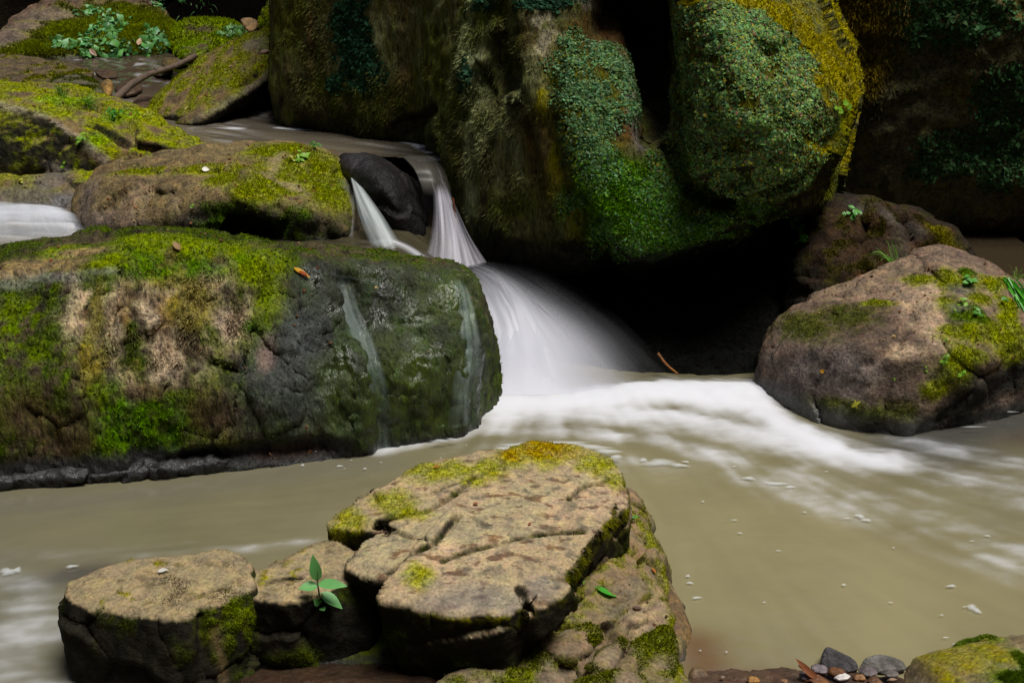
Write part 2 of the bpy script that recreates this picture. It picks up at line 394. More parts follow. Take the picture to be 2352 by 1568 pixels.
def paint_A(S):
    n1 = S.n(5, 5, 1, (1, 1, .4)); n2 = S.n(9, 4, 2, (1, 1, .3)); n3 = S.n(3, 4, 7)
    one = np.ones(len(S.P))
    S.put((.12, .115, .042), one, .35, 0)
    S.put((.42, .47, .22), .85 * sstep(-.3, .35, n1) * S.blobs([(1110, 200, 130, 260), (1080, 380, 70, 140), (930, 100, 170, 130), (1120, 60, 110, 90), (1000, 230, 90, 90)], soft=.8)); S.put((.13, .15, .03), .7 * sstep(-.1, .35, S.n(14, 4, 41, (1, 1, .35))), .6); S.put((.02, .018, .01), .75 * sstep(.15, .4, S.n(10, 4, 47, (1, 1, .5))))
    S.put((.24, .15, .065), sstep(.05, .4, n2) * S.blobs([(860, 210, 220, 70), (1000, 330, 90, 90), (700, 60, 70, 120)], soft=.8) * .8)
    S.put((.085, .09, .02), sstep(-.05, .35, n3) * .6, .8)
    S.put((.09, .045, .012), S.blobs([(1250, 60, 90, 70), (1230, 330, 45, 130), (1340, 60, 110, 60), (900, 30, 60, 50)], soft=.6) * .75 * sstep(-.3, .3, n2), .5)
    S.put((.42, .36, .27), S.blobs([(1232, 40, 22, 18), (1270, 85, 34, 28), (1255, 110, 22, 30), (1370, 8, 30, 16)], soft=.4, wob=1.5, ws=30) * .5, .0)
    S.put((.20, .15, .015), S.blobs([(1275, 145, 28, 55), (1240, 240, 16, 40), (1268, 380, 16, 60), (1345, 560, 40, 30), (1310, 480, 20, 60)], soft=.5, wob=.8, ws=16) * .7, .8)
    # right side: moss and leaf slopes
    S.put((.075, .062, .026), S.blobs([(1360, 250, 90, 180), (1450, 470, 150, 110), (1620, 520, 230, 60), (1740, 240, 260, 280)], soft=.4), .8)
    S.put((.10, .042, .014), S.blobs([(1440, 290, 50, 34), (1420, 80, 60, 50), (1370, 300, 30, 40)], soft=.7, wob=.9) * .8, .4)
    S.put((.12, .11, .10), S.stroke([(1430, 130), (1455, 240), (1475, 330)], 16, .8) * .8, 0)
    S.put((.075, .15, .012), S.blobs([(1470, 480, 110, 80), (1540, 540, 110, 50), (1360, 400, 40, 90), (1440, 420, 60, 50)], soft=.5, wob=.6) , 1)
    S.put((.05, .035, .02), S.blobs([(1690, 420, 60, 14)], soft=.5) , .2)
    # bright yellow moss on the sunny shoulder
    sh = S.blobs([(1740, 0, 110, 22), (1800, 30, 46, 40), (1860, 85, 36, 50), (1915, 150, 34, 56), (1950, 215, 28, 50), (1610, -10, 60, 16)], soft=.4, wob=.5)
    sh = np.maximum(sh, np.maximum(S.up(.42, .6) * sstep(1.26, 1.4, S.P[:, 0]), S.up(.1, .3) * sstep(1.40, 1.50, S.P[:, 0])) * sstep(-.4, 0, S.n(7, 3, 50))); S.put((.28, .20, .010), sh, 1); S.sh = sh
    S.put((.13, .12, .02), S.blobs([(1925, 330, 24, 90), (1910, 420, 26, 40)], soft=.5) * .9, .9)
    S.put((.03, .026, .016), S.stroke([(1455, 10), (1470, 90), (1500, 190), (1515, 300), (1530, 350)], 34, .6, .3) * .9, .2)  # shade of the cleft painted into the stone colour
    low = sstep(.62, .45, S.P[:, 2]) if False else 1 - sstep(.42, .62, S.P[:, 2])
    S.put(SHADE_BLACK, low * .85, .2)  # foot of the boulder painted near black as overhang shade
    S.put(SHADE_BLACK, (1 - sstep(-.55, -.2, S.N[:, 2])) * .8, 0)  # downward faces coloured near black, imitating shade
    S.put((.02, .02, .012), (1 - S.blobs([(650, 100, 30, 200)])) * S.stroke([(640, 280), (800, 300), (950, 330), (1010, 420)], 40, .8) * .7, .2)

A0 = pts((628, -250, 8.0), (636, 250, 8.05), (650, 302, 8.15), (960, -250, 7.3), (800, 315, 7.75), (960, 345, 7.38), (1020, 365, 7.25), (1020, -250, 7.2), (640, 310, 9.6), (640, -250, 9.8), (1200, -250, 9.6), (1200, 360, 9.0))
A1 = pts((950, -250, 7.35), (975, 300, 7.35), (985, 345, 7.3), (1180, -250, 6.6), (1015, 420, 7.0), (1065, 600, 6.45), (1060, 420, 6.5), (1200, 100, 6.25), (1290, 300, 6.1),
         (1330, -250, 6.5), (1380, 570, 6.0), (1360, 620, 6.15), (1120, 640, 6.5), (1000, 330, 9.2), (1000, -250, 9.6), (1500, -250, 9.8), (1500, 500, 9.0), (1080, 520, 8.2))
A2 = pts((1285, 140, 6.12), (1480, 60, 6.5), (1300, 360, 5.97), (1350, 450, 5.86), (1420, 575, 5.78), (1500, 592, 5.76), (1680, 540, 5.78), (1890, 455, 5.92), (1905, 300, 6.2), (1500, 330, 5.98),
         (1500, -100, 7.4), (1420, 640, 6.6), (1880, 500, 7.2), (1900, 300, 7.8), (1300, 500, 7.5))
A3 = pts((1530, -220, 6.3), (1545, 0, 6.05), (1575, 250, 5.75), (1590, 420, 5.66), (1680, 470, 5.62), (1860, 445, 5.7), (1930, 340, 5.78), (1978, 215, 5.95), (1930, 120, 6.1), (1850, 10, 6.3), (1740, -220, 6.6), (1650, 20, 5.75),
         (1710, 200, 5.5), (1760, 340, 5.5), (1850, 250, 5.6), (1540, -100, 7.5), (1975, 215, 7.3), (1900, 430, 7.0), (1600, 430, 7.2), (1850, -100, 8.0))
A4 = pts((1370, -260, 7.0), (1600, -260, 7.0), (1370, 380, 6.9), (1600, 380, 6.9), (1370, -260, 9.5), (1640, -260, 9.5), (1370, 380, 9.2), (1640, 380, 9.2))
A5 = pts((1350, -260, 6.25), (1570, -260, 6.25), (1350, -22, 6.35), (1570, -22, 6.35), (1350, -260, 7.6), (1570, -260, 7.6), (1350, -22, 7.6), (1570, -22, 7.6))  # unseen cap added above the cleft to keep the sun out
CUT = [pts((1395, -25, 5.2), (1535, -25, 5.2), (1440, 70, 5.2), (1540, 60, 5.2), (1505, 335, 5.6), (1530, 335, 5.6), (1395, -25, 6.95), (1540, -25, 6.95), (1430, 60, 6.95), (1540, 60, 6.95), (1508, 315, 6.25), (1530, 315, 6.25))]
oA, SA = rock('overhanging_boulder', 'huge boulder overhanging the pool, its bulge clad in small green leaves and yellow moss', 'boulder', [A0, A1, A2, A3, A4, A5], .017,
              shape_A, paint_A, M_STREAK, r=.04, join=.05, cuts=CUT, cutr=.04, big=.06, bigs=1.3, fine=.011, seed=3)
bA = o_s[oA.name][2]
TEAL = ((.08, .20, .07), (.11, .25, .11), (.055, .14, .045), (.14, .24, .06), (.17, .28, .14), (.12, .15, .03))
GRN = ((.07, .23, .012), (.11, .28, .02), (.05, .15, .012), (.14, .28, .03))
nz = SA.n(7, 4, 71)
w = SA.blobs([(1740, 200, 230, 250), (1700, 60, 190, 120), (1640, 350, 110, 130), (1800, 380, 110, 60)], soft=.6, wob=.55) * (1 - .9 * SA.sh) * sstep(-.45, .2, nz + .7 * SA.n(14, 3, 12)) * (.25 + .75 * sstep(-.35, .0, SA.n(22, 3, 15))) * (SA.N[:, 2] > -.75)
leaf_cover(oA, SA, bA, w, 40000, .0145, cut=.1, flat=.4, colors= TEAL + ((.22, .34, .08), (.32, .28, .03), (.2, .12, .07), (.22, .37, .12), (.16, .32, .09), (.12, .27, .06), (.07, .07, .03), (.10, .22, .03), (.26, .32, .05)), seed=5)
w2 = SA.blobs([(1370, 170, 80, 90), (1340, 260, 50, 120), (1400, 230, 60, 60), (1350, 330, 40, 80)], soft=.7, wob=.6) * sstep(-.5, .1, nz)
leaf_cover(oA, SA, bA, w2, 9000, .0145, TEAL, seed=6, cut=.1)
w3 = SA.blobs([(1470, 480, 130, 90), (1520, 540, 140, 50), (1700, 515, 200, 40), (1560, 420, 60, 80), (1370, 390, 40, 70)], soft=.8, wob=.55) * (SA.N[:, 2] > -.7)
leaf_cover(oA, SA, bA, w3 * sstep(-.35, .35, nz + .2 * (SA.P[:, 0] > .9)), 14000, .013, GRN + GRN + TEAL, seed=7, cut=.1)
moss_tufts(oA, SA, bA, np.maximum(w3, SA.blobs([(1345, 560, 40, 30)])), 24000, .017, .005, 1.5, seed=8)
moss_tufts(oA, SA, bA, SA.sh, 24000, .02, .005, 1.25, seed=9)
w4 = SA.blobs([(800, 60, 45, 60), (810, 140, 50, 70), (845, 185, 34, 40), (760, 190, 18, 24), (1060, 170, 16, 30), (1250, 5, 70, 18), (1100, 10, 30, 20)], soft=.45, wob=.9, ws=14)
leaf_cover(oA, SA, bA, w4, 4200, .02, ((.02, .075, .035), (.03, .10, .045), (.015, .05, .028)), seed=10)
hang = SA.blobs([(850, 220, 240, 80), (1000, 340, 70, 110), (1110, 250, 130, 300), (1920, 420, 40, 80), (1300, 420, 60, 160), (700, 130, 70, 200)], soft=.6)
moss_tufts(oA, SA, bA, hang * sstep(-.3, .3, SA.n(6, 3, 5)), 30000, .032, .0035, 1.5, hang=1.6, seed=12, name='hanging_moss')

# ------------------------------------------------------------------ dark cliff behind the pool
def paint_B(S):
    one = np.ones(len(S.P)); n = S.n(3.5, 5, 3)
    S.put((.12, .11, .055), one, .3, 0)
    S.put((.18, .15, .04), sstep(0, .45, n) * .8, .6)
    S.put((.17, .10, .018), S.blobs([(1930, 60, 110, 150), (1960, 180, 60, 60)], soft=.6, wob=.5) * .95, .9)
B1 = pts((1800, -400, 8.2), (2010, -350, 8.1), (2050, 160, 8.15), (1900, 420, 8.4), (1900, 560, 8.8), (2350, -350, 8.5), (2300, 300, 8.35), (2400, 530, 8.7), (2850, -350, 8.2), (2850, 500, 8.3), (2100, 560, 8.9),
         (1800, -400, 11.5), (2850, -400, 11.5), (1800, 540, 11), (2850, 600, 11))
oB, SB = rock('cliff', 'dark shaded cliff behind the pool with brown hanging moss and sparse ivy', 'cliff', [B1], .034, None, paint_B, M_BACK, r=.12, big=.16, bigs=.9, fine=.02, seed=9)
bB = o_s[oB.name][2]
wB = SB.blobs([(1930, 70, 120, 170), (1990, 200, 50, 60)], soft=.6, wob=.5)
moss_tufts(oB, SB, bB, wB, 16000, .05, .006, 1.5, hang=1.5, seed=3, name='hanging_moss')
wl = SB.blobs([(2250, 360, 110, 50), (2150, 390, 60, 26), (2320, 250, 90, 90), (2200, 50, 140, 60), (2320, 400, 60, 40)], soft=.6, wob=.9, ws=4)
leaf_cover(oB, SB, bB, wl, 3800, .028, ((.045, .13, .04), (.065, .16, .055), (.05, .10, .03)), seed=4, name='ivy')
leaf_cover(oB, SB, bB, sstep(-.1, .3, SB.n(2.5, 4, 44)), 9000, .026, ((.055, .09, .022), (.085, .09, .022), (.09, .06, .026)), seed=14, name='ivy')

# ------------------------------------------------------------------ brown boulder under the cliff
def shape_C(S):
    S.crag(.28, .014, .14, .12, .05, 5)
    S.push(.02 * S.n(6, 4, 5, ridge=True) - .05 * S.stroke([(2060, 560), (2075, 610)], 22))
def paint_C(S):
    one = np.ones(len(S.P)); n = S.n(6, 5, 3); n2 = S.n(14, 4, 8)
    S.put((.04, .023, .012), one, .2, 0)
    S.put((.065, .034, .014), sstep(.0, .4, n), .3)
    S.put((.05, .04, .012), sstep(-.1, .3, n2) * .75, .9)
    S.put((.07, .06, .055), S.stroke([(1960, 465), (2060, 500), (2110, 525)], 18, .8) * .7, 0)
    S.put((.06, .055, .045), S.blob(2065, 570, 26, 40, .6) * .6, 0)
    S.put((.20, .15, .012), S.stroke([(2150, 520), (2190, 560), (2215, 600)], 16, .9), 1)
    S.put(SHADE_BLACK, 1 - S.blobs([(2050, 580, 190, 160)], soft=.5, wob=.3), .2)  # outer and lower parts painted black for the shade of the overhang
C1 = pts((1800, 880, 'z', -.15), (1800, 800, 6.0), (1815, 690, 6.15), (1850, 530, 6.35), (1900, 458, 6.5), (1975, 455, 6.45), (2060, 490, 6.4), (2150, 508, 6.4), (2205, 570, 6.35), (2260, 680, 6.3), (2000, 700, 5.95),
         (2100, 900, 'z', -.3), (1850, 930, 'z', -.3), (1950, 620, 6.05), (2150, 600, 6.2), (1800, 760, 7.5), (1900, 500, 7.6), (2210, 590, 7.0), (2250, 800, 7.0), (1780, 850, 7.6))
oC, SC = rock('brown_boulder', 'dark brown boulder with mossy flank wedged beneath the overhanging boulder', 'boulder', [C1], .016, shape_C, paint_C, M_ROCK, r=.03, big=.05, seed=14)
moss_tufts(oC, SC, o_s[oC.name][2], SC.moss * SC.blob(2050, 570, 180, 130, .5, 0), 16000, .014, .0035, 1.3, seed=5)

# ------------------------------------------------------------------ rounded boulder on the far right
def shape_D(S):
    S.crag(.34, .008, .08, .04, .04, 3)
    S.push(-.03 * S.blob(2150, 730, 60, 50, .8, .2) + .025 * S.n(3, 4, 15, ridge=True) + .012 * S.n(7, 4, 4, (.6, 1, 1.6), ridge=True))
    S.push(-.035 * S.blob(2235, 995, 30, 10, .6) - .03 * S.stroke([(2085, 740), (2060, 790), (1990, 830)], 10) + .02 * S.stroke([(2130, 700), (2150, 790), (2070, 820)], 26))
def paint_D(S):
    one = np.ones(len(S.P)); n = S.n(5, 5, 3); n2 = S.n(12, 5, 8); d = S.n(22, 4, 2, (1, 1, 1), ridge=True)
    S.put((.165, .112, .08), one, 0, 0)
    S.put((.24, .17, .11), S.blobs([(1950, 660, 200, 26), (2100, 610, 120, 26), (2150, 640, 60, 40), (2260, 650, 70, 40)], soft=.7) * .8)
    S.put((.055, .042, .032), sstep(-.2, .3, n2 + .5 * d) * .62 * S.blobs([(1950, 770, 190, 90), (2100, 850, 170, 110), (1900, 890, 180, 100)], soft=.6)); S.put((.2, .15, .11), sstep(.05, .3, S.n(16, 4, 66)) * .6 * S.blobs([(2050, 880, 160, 80)], soft=.7))
    S.put((.36, .26, .17), S.blobs([(2110, 700, 46, 50), (2150, 760, 40, 44), (2080, 800, 46, 18), (2130, 660, 30, 20)], soft=.5, wob=.6, ws=14) * .9)
    S.put((.19, .16, .15), S.blobs([(1840, 870, 60, 70), (1940, 860, 60, 60), (1800, 900, 40, 40)], soft=.7, wob=.8) * .6)
    S.put((.05, .05, .012), S.blobs([(1850, 740, 60, 34), (1950, 720, 60, 28), (1980, 960, 90, 30), (1900, 940, 60, 30), (2060, 960, 60, 30), (2200, 850, 60, 40)], soft=.6, wob=1, ws=18) * .85, .8)
    S.put((.17, .16, .012), S.blobs([(2210, 640, 60, 22), (2180, 690, 34, 20), (2290, 650, 30, 22), (2230, 760, 70, 22), (2250, 680, 26, 22), (2330, 790, 50, 60), (2210, 830, 34, 40), (2280, 760, 40, 34), (2170, 620, 20, 14), (2322, 705, 24, 36), (2250, 815, 24, 18), (2110, 640, 40, 12), (2020, 690, 26, 8), (2160, 900, 34, 22)], soft=.5, wob=1.0, ws=16) * .95, 1)
    S.put((.07, .10, .015), S.blobs([(2210, 720, 26, 16), (2250, 715, 18, 22), (2225, 620, 18, 10)], soft=.5, wob=.6), 1)
    S.put((.09, .085, .08), S.blobs([(2220, 660, 36, 12), (2200, 700, 24, 10)], soft=.5, wob=.6) * .7, 0)
    S.put(WETD, 1 - sstep(.03, .12, S.P[:, 2] + .03 * n), .1, .8)
    S.put((.025, .022, .016), S.stroke([(2180, 960), (2260, 910), (2352, 870), (2420, 850)], 44, .5), .3, .1)  # shade below the undercut painted as a dark band
D1 = pts((2050, 1150, 4.92), (1905, 1110, 5.02), (1800, 1090, 5.22), (1728, 1060, 5.46), (2050, 1008, 'z', -.03), (1905, 985, 5.0), (1800, 948, 5.2), (1728, 900, 5.42), (1742, 840, 5.4), (1788, 732, 5.6), (2130, 900, 4.9), (2185, 915, 4.98), (2300, 830, 5.05), (2400, 760, 5.15), (2060, 820, 4.98),
         (1900, 800, 5.15), (1990, 628, 5.75), (2150, 586, 5.8), (2240, 590, 5.72), (2300, 628, 5.62), (2360, 690, 5.5), (2460, 740, 5.4), (1800, 780, 6.2), (2200, 660, 6.5), (2480, 800, 6.2),
         (2120, 1010, 'z', -.25), (2200, 975, 5.15), (2400, 900, 5.4), (2500, 900, 5.6), (1800, 1000, 'z', -.3), (1750, 900, 6.2))
oD, SD = rock('rounded_boulder', 'rounded pinkish brown boulder with yellow moss patches and tiny seedlings, beside white water', 'boulder', [D1], .0125, shape_D, paint_D, M_ROCK, r=.03, big=.04, bigs=1.7, seed=24)
moss_tufts(oD, SD, o_s[oD.name][2], SD.moss, 26000, .009, .003, 1.2, seed=6)
# ------------------------------------------------------------------ long mossy boulder in front of the falls
def shape_F(S):
    S.crag(.26, .014, .10, .3, .05, 2, (1, 1, .6), w=1 - .75 * sstep(-1.0, -.7, S.P[:, 0]))
    st = S.blob(420, 760, 330, 190, .5, .2)
    S.push(.018 * S.n(9, 4, 15, (1.2, 1, .35), ridge=True) * (.35 + .9 * st) + .02 * S.n(4, 4, 3))
    S.push(-.02 * S.n(20, 3, 18, (1, 1, .4), ridge=True) * st * .6)
    S.push(-.05 * S.stroke([(430, 1060), (600, 1045), (760, 1035)], 20, .8) + .05 * S.stroke([(860, 830), (850, 980)], 60, .9) - .04 * S.stroke([(800, 640), (870, 860), (880, 1020)], 22, .9))
    S.push(.045 * S.stroke([(980, 900), (1040, 700), (1060, 980)], 60, .9) - .03 * S.stroke([(1075, 660), (1080, 820), (1070, 980)], 14, .9) + .03 * S.stroke([(700, 700), (620, 900)], 60, .9))
    wetz = sstep(-1.0, -.7, S.P[:, 0]); S.push(wetz * (.012 * S.n(22, 2, 8, (1, 1, .7), ridge=True) + .010 * S.n(6, 2, 9)))
def paint_F(S):
    one = np.ones(len(S.P)); n = S.n(5, 5, 3); nv = S.n(9, 5, 8, (1, 1, .22)); nf = S.n(22, 4, 4)
    S.put((.075, .055, .032), one, .1, 0)
    S.put((.055, .075, .012), sstep(-.25, .2, n + .6 * nf) * .9, .9); S.put((.02, .018, .012), sstep(.12, .35, S.n(16, 4, 77, (1, 1, .7))) * .85, .3)
    S.put((.11, .14, .012), sstep(-.15, .3, nv + .7 * nf) * S.blobs([(120, 750, 200, 160), (560, 720, 120, 160)], soft=.6) * .8, 1)
    S.put((.42, .32, .21), sstep(-.25, .25, nv + .3 * nf) * S.blobs([(380, 720, 190, 110), (330, 840, 130, 70), (200, 700, 60, 90), (520, 700, 60, 100)], soft=.5, wob=.5), 0)
    S.put((.20, .11, .035), sstep(.0, .3, S.n(8, 4, 28, (1, 1, .3))) * S.blobs([(250, 760, 60, 120), (360, 760, 80, 80)], soft=.6) * .7, .1)
    S.put((.24, .20, .03), S.blobs([(430, 690, 50, 60), (190, 820, 14, 80), (230, 850, 16, 80), (220, 720, 14, 80), (400, 640, 60, 34)], soft=.5, wob=.7) * .85, .6)
    S.put((.085, .155, .006), (.35 + .65 * sstep(-.25, .1, nf)) * S.blobs([(350, 590, 110, 44), (400, 600, 130, 30), (260, 980, 44, 100), (340, 980, 110, 70), (300, 1040, 50, 40), (580, 745, 22, 16), (560, 590, 40, 22)], soft=.5, wob=.8, ws=12) * .95, 1)
    S.put((.17, .19, .012), S.blobs([(330, 545, 110, 18), (470, 565, 110, 26), (250, 600, 60, 24), (600, 620, 60, 40), (620, 680, 34, 60), (140, 580, 80, 18)], soft=.6, wob=.7), 1)
    S.put((.09, .055, .03), S.blobs([(150, 1000, 70, 60), (500, 960, 60, 70), (60, 960, 60, 60), (350, 905, 60, 20), (395, 580, 12, 26), (500, 590, 16, 10)], soft=.6, wob=.8) * .8, .2)
    S.put((.24, .17, .08), S.blobs([(60, 600, 150, 22), (0, 620, 80, 20), (180, 575, 80, 14)], soft=.5, wob=.4), 0)
    S.put((.20, .19, .18), S.blobs([(90, 635, 100, 12), (10, 650, 60, 14), (230, 620, 50, 8)], soft=.6) * .6, 0)
    # the running water keeps one end dark and shiny
    wz = S.blobs([(880, 800, 250, 260), (1040, 800, 140, 260), (740, 640, 80, 50), (760, 800, 110, 150)], soft=.35, wob=.35)
    S.put((.020, .024, .012), wz, .05, .45 + .55 * sstep(-.15, .2, S.n(9, 3, 14)))
    S.put((.026, .046, .009), wz * sstep(-.1, .3, S.n(10, 4, 61, (1, 1, .5))) * .9, .3)
    S.put((.05, .075, .01), S.blobs([(1040, 680, 80, 60), (960, 900, 120, 110), (760, 900, 60, 90), (1060, 640, 50, 30)], soft=.7, wob=.7) * .75, .3)
    S.put((.05, .055, .055), S.blobs([(640, 900, 100, 130), (700, 760, 50, 80)], soft=.6, wob=.6) * .75, .1, .35)
    S.put((.22, .15, .12), S.blob(610, 800, 20, 44, .6, .7) * .7, 0, .3)
    S.wz = wz
    S.put((.04, .038, .038), S.stroke([(0, 1100), (220, 1085), (420, 1050), (600, 1050), (780, 1035)], 34, .5, .5), .1, .35)
    S.put((.07, .035, .022), S.blob(680, 1035, 80, 18, .6) * .8, 0, .5)
    S.put((.02, .02, .02), 1 - sstep(.0, .05, S.P[:, 2]), 0, .7)
F1 = pts((-700, 1300, 4.4), (-60, 1240, 4.45), (220, 1225, 4.5), (420, 1212, 4.53), (600, 1195, 4.58), (870, 1170, 4.72), (1050, 1130, 4.9), (1140, 1060, 5.3), (-700, 1190, 'z', -.05), (-60, 1118, 'z', -.05), (220, 1100, 'z', -.05), (420, 1088, 'z', -.05), (600, 1072, 'z', -.05), (-60, 1040, 4.38), (220, 1030, 4.45), (420, 1020, 4.5), (620, 1000, 4.58), (870, 1050, 'z', -.06), (1050, 1010, 'z', -.06), (1143, 925, 'z', -.05),
         (-60, 900, 4.40), (300, 880, 4.49), (640, 880, 4.64), (900, 850, 4.80), (1050, 830, 4.93), (1135, 770, 5.25), (-600, 780, 4.6), (0, 645, 4.78), (300, 588, 4.80), (430, 572, 4.86), (640, 632, 4.95), (800, 640, 5.08), (1030, 640, 5.14), (1088, 652, 5.3),
         (-600, 700, 5.3), (0, 592, 5.35), (140, 556, 5.35), (330, 518, 5.35), (450, 535, 5.38), (600, 575, 5.42), (690, 596, 5.45), (900, 606, 5.45), (1040, 608, 5.48), (1092, 655, 5.6),
         (-600, 720, 5.9), (600, 640, 5.9), (1050, 680, 5.9), (-600, 1100, 'z', -.4), (200, 1150, 'z', -.4), (900, 1080, 'z', -.4), (1100, 950, 'z', -.4), (-600, 1000, 6.0), (1000, 900, 6.0))
oF, SF = rock('mossy_boulder', 'long steep faced mossy boulder with a wet glistening end beside the cascade', 'boulder', [F1], .0115, shape_F, paint_F, M_STREAK, r=.009, big=.018, bigs=1.4, fine=.012, smooth=2, seed=31)
bF = o_s[oF.name][2]
dryF = 1 - SF.wz
moss_tufts(oF, SF, bF, SF.moss * dryF, 60000, .013, .0035, 1.25, seed=7, hang=.5)
moss_tufts(oF, SF, bF, SF.blobs([(380, 740, 220, 120), (520, 700, 90, 130)], soft=.5) * sstep(0, .4, SF.n(8, 3, 5, (1, 1, .3))), 7000, .03, .003, 1.3, hang=1.5, seed=17, name='hanging_moss')

# wet stones at the waterline under it
def paint_wet(c):
    def f(S):
        S.put(c, np.ones(len(S.P)), 0, .75); S.put((.03, .03, .03), sstep(0, .4, S.n(9, 4, 3)) * .7)
    return f
for hp, lab in ((pts((-60, 1140, 'z', -.02), (100, 1132, 'z', -.02), (215, 1122, 'z', -.02), (-60, 1118, 'z', 0.033), (100, 1096, 'z', 0.044), (212, 1090, 'z', 0.050), (-60, 1050, 'z', 0.055), (215, 1050, 'z', 0.061), (100, 1180, 'z', -.15)), 'black wet stone at the waterline under the mossy boulder, lowest and darkest'),
                (pts((198, 1124, 'z', -.02), (300, 1115, 'z', -.02), (352, 1110, 'z', -.02), (205, 1098, 'z', 0.039), (300, 1080, 'z', 0.052), (348, 1074, 'z', 0.055), (205, 1050, 'z', 0.061), (350, 1040, 'z', 0.066), (280, 1160, 'z', -.15)), 'grey glossy wet stone below the green streak of the mossy boulder'),
                (pts((345, 1112, 'z', -.02), (450, 1100, 'z', -.02), (545, 1090, 'z', -.02), (352, 1082, 'z', 0.047), (450, 1064, 'z', 0.058), (535, 1058, 'z', 0.052), (352, 1040, 'z', 0.066), (545, 1030, 'z', 0.066), (450, 1140, 'z', -.15)), 'longer flat wet stone under the mossy boulder near the brown patch')):
    rock('wet_stone', lab, 'stone', [hp], .0085, lambda S: S.crag(.10, .008, .15, .2, .06, 3), paint_wet((.03, .029, .03)), M_WET, r=.018, big=.015, bigs=6, fine=.006, seed=5, group='wet stones under the mossy boulder')

# ------------------------------------------------------------------ boulders between the pools
def shape_G(S):
    S.crag(.34, .012, .09, .12, .04, 4)
    S.push(.03 * S.n(3.5, 4, 15) + .012 * S.n(9, 4, 6, ridge=True) - .05 * S.stroke([(640, 470), (655, 500), (640, 540)], 14, .9) - .05 * S.blob(560, 530, 70, 30, .7) + .03 * S.stroke([(600, 490), (720, 500)], 16, .9))
def paint_G2(S):
    one = np.ones(len(S.P)); n = S.n(6, 5, 3); n2 = S.n(15, 4, 8); ns = S.n(8, 5, 4, (1, .3, .3))
    S.put((.155, .115, .055), one, 0, 0)
    S.put((.12, .08, .04), sstep(0, .4, n) * .7)
    S.put((.33, .24, .16), S.blobs([(360, 500, 60, 40), (300, 470, 70, 50)], soft=.7) * sstep(-.1, .4, ns) * .8)
    S.put((.11, .085, .07), S.blobs([(230, 510, 60, 30), (190, 470, 30, 60), (300, 530, 80, 14)], soft=.6, wob=.6) * .85)
    S.put((.19, .18, .012), sstep(-.55, -.05, n2) * S.blobs([(700, 400, 110, 80), (640, 340, 80, 30), (600, 430, 70, 40), (760, 440, 50, 50), (480, 390, 90, 14), (330, 390, 80, 10), (520, 410, 40, 24)], soft=.6, wob=.6), 1)
    S.put((.12, .16, .012), sstep(.1, .4, n) * S.blobs([(740, 430, 60, 60), (660, 345, 50, 30)], soft=.7), 1)
    S.put((.20, .15, .10), S.stroke([(640, 350), (620, 400), (690, 430)], 18, .9, .6) * .8, 0)
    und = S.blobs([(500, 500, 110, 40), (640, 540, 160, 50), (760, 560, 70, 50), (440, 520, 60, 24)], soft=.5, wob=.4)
    S.put((.028, .026, .016), und, .4, .1)  # underside shade put into the colour
    S.put((.05, .085, .010), und * sstep(-.05, .3, n) * .9, 1)
    S.put((.10, .13, .015), S.blobs([(570, 510, 34, 30), (700, 560, 80, 30), (640, 480, 60, 12)], soft=.6, wob=.6) * sstep(-.2, .3, n2) * .7, 1)
    S.put((.055, .05, .04), S.stroke([(815, 430), (790, 600)], 26, .8), .1, .8)
    S.put(WETD, (1 - sstep(.5, .58, S.P[:, 2] + .03 * n)) * .85, .1, .6)
G2 = pts((158, 492, 6.6), (165, 470, 6.65), (205, 405, 6.9), (245, 370, 7.0), (330, 372, 7.1), (480, 332, 7.1), (640, 316, 7.1), (740, 340, 6.95), (790, 385, 6.75), (800, 430, 6.5), (765, 480, 6.15),
         (640, 480, 6.02), (560, 440, 6.1), (490, 440, 6.12), (420, 485, 6.1), (330, 535, 6.15), (210, 540, 6.3), (180, 520, 6.4), (280, 430, 6.45), (560, 600, 6.2), (350, 580, 6.3), (780, 620, 6.1), (830, 600, 6.3), (815, 430, 6.45), (200, 560, 6.5), (300, 400, 7.8), (700, 400, 7.4), (820, 480, 7.0), (700, 600, 7.2))
oG, SG = rock('sloping_boulder', 'low tan boulder with yellow green mossy top sloping down beside the split falls', 'boulder', [G2], .0125, shape_G, paint_G2, M_ROCK, r=.025, big=.03, seed=41,
              cuts=[pts((430, 525, 5.7), (560, 480, 5.7), (660, 500, 5.7), (660, 640, 5.7), (420, 640, 5.7), (560, 500, 6.35), (640, 520, 6.3), (640, 640, 6.35), (460, 600, 6.35))], cutr=.05)
moss_tufts(oG, SG, o_s[oG.name][2], SG.moss, 42000, .012, .0035, 1.25, seed=8)

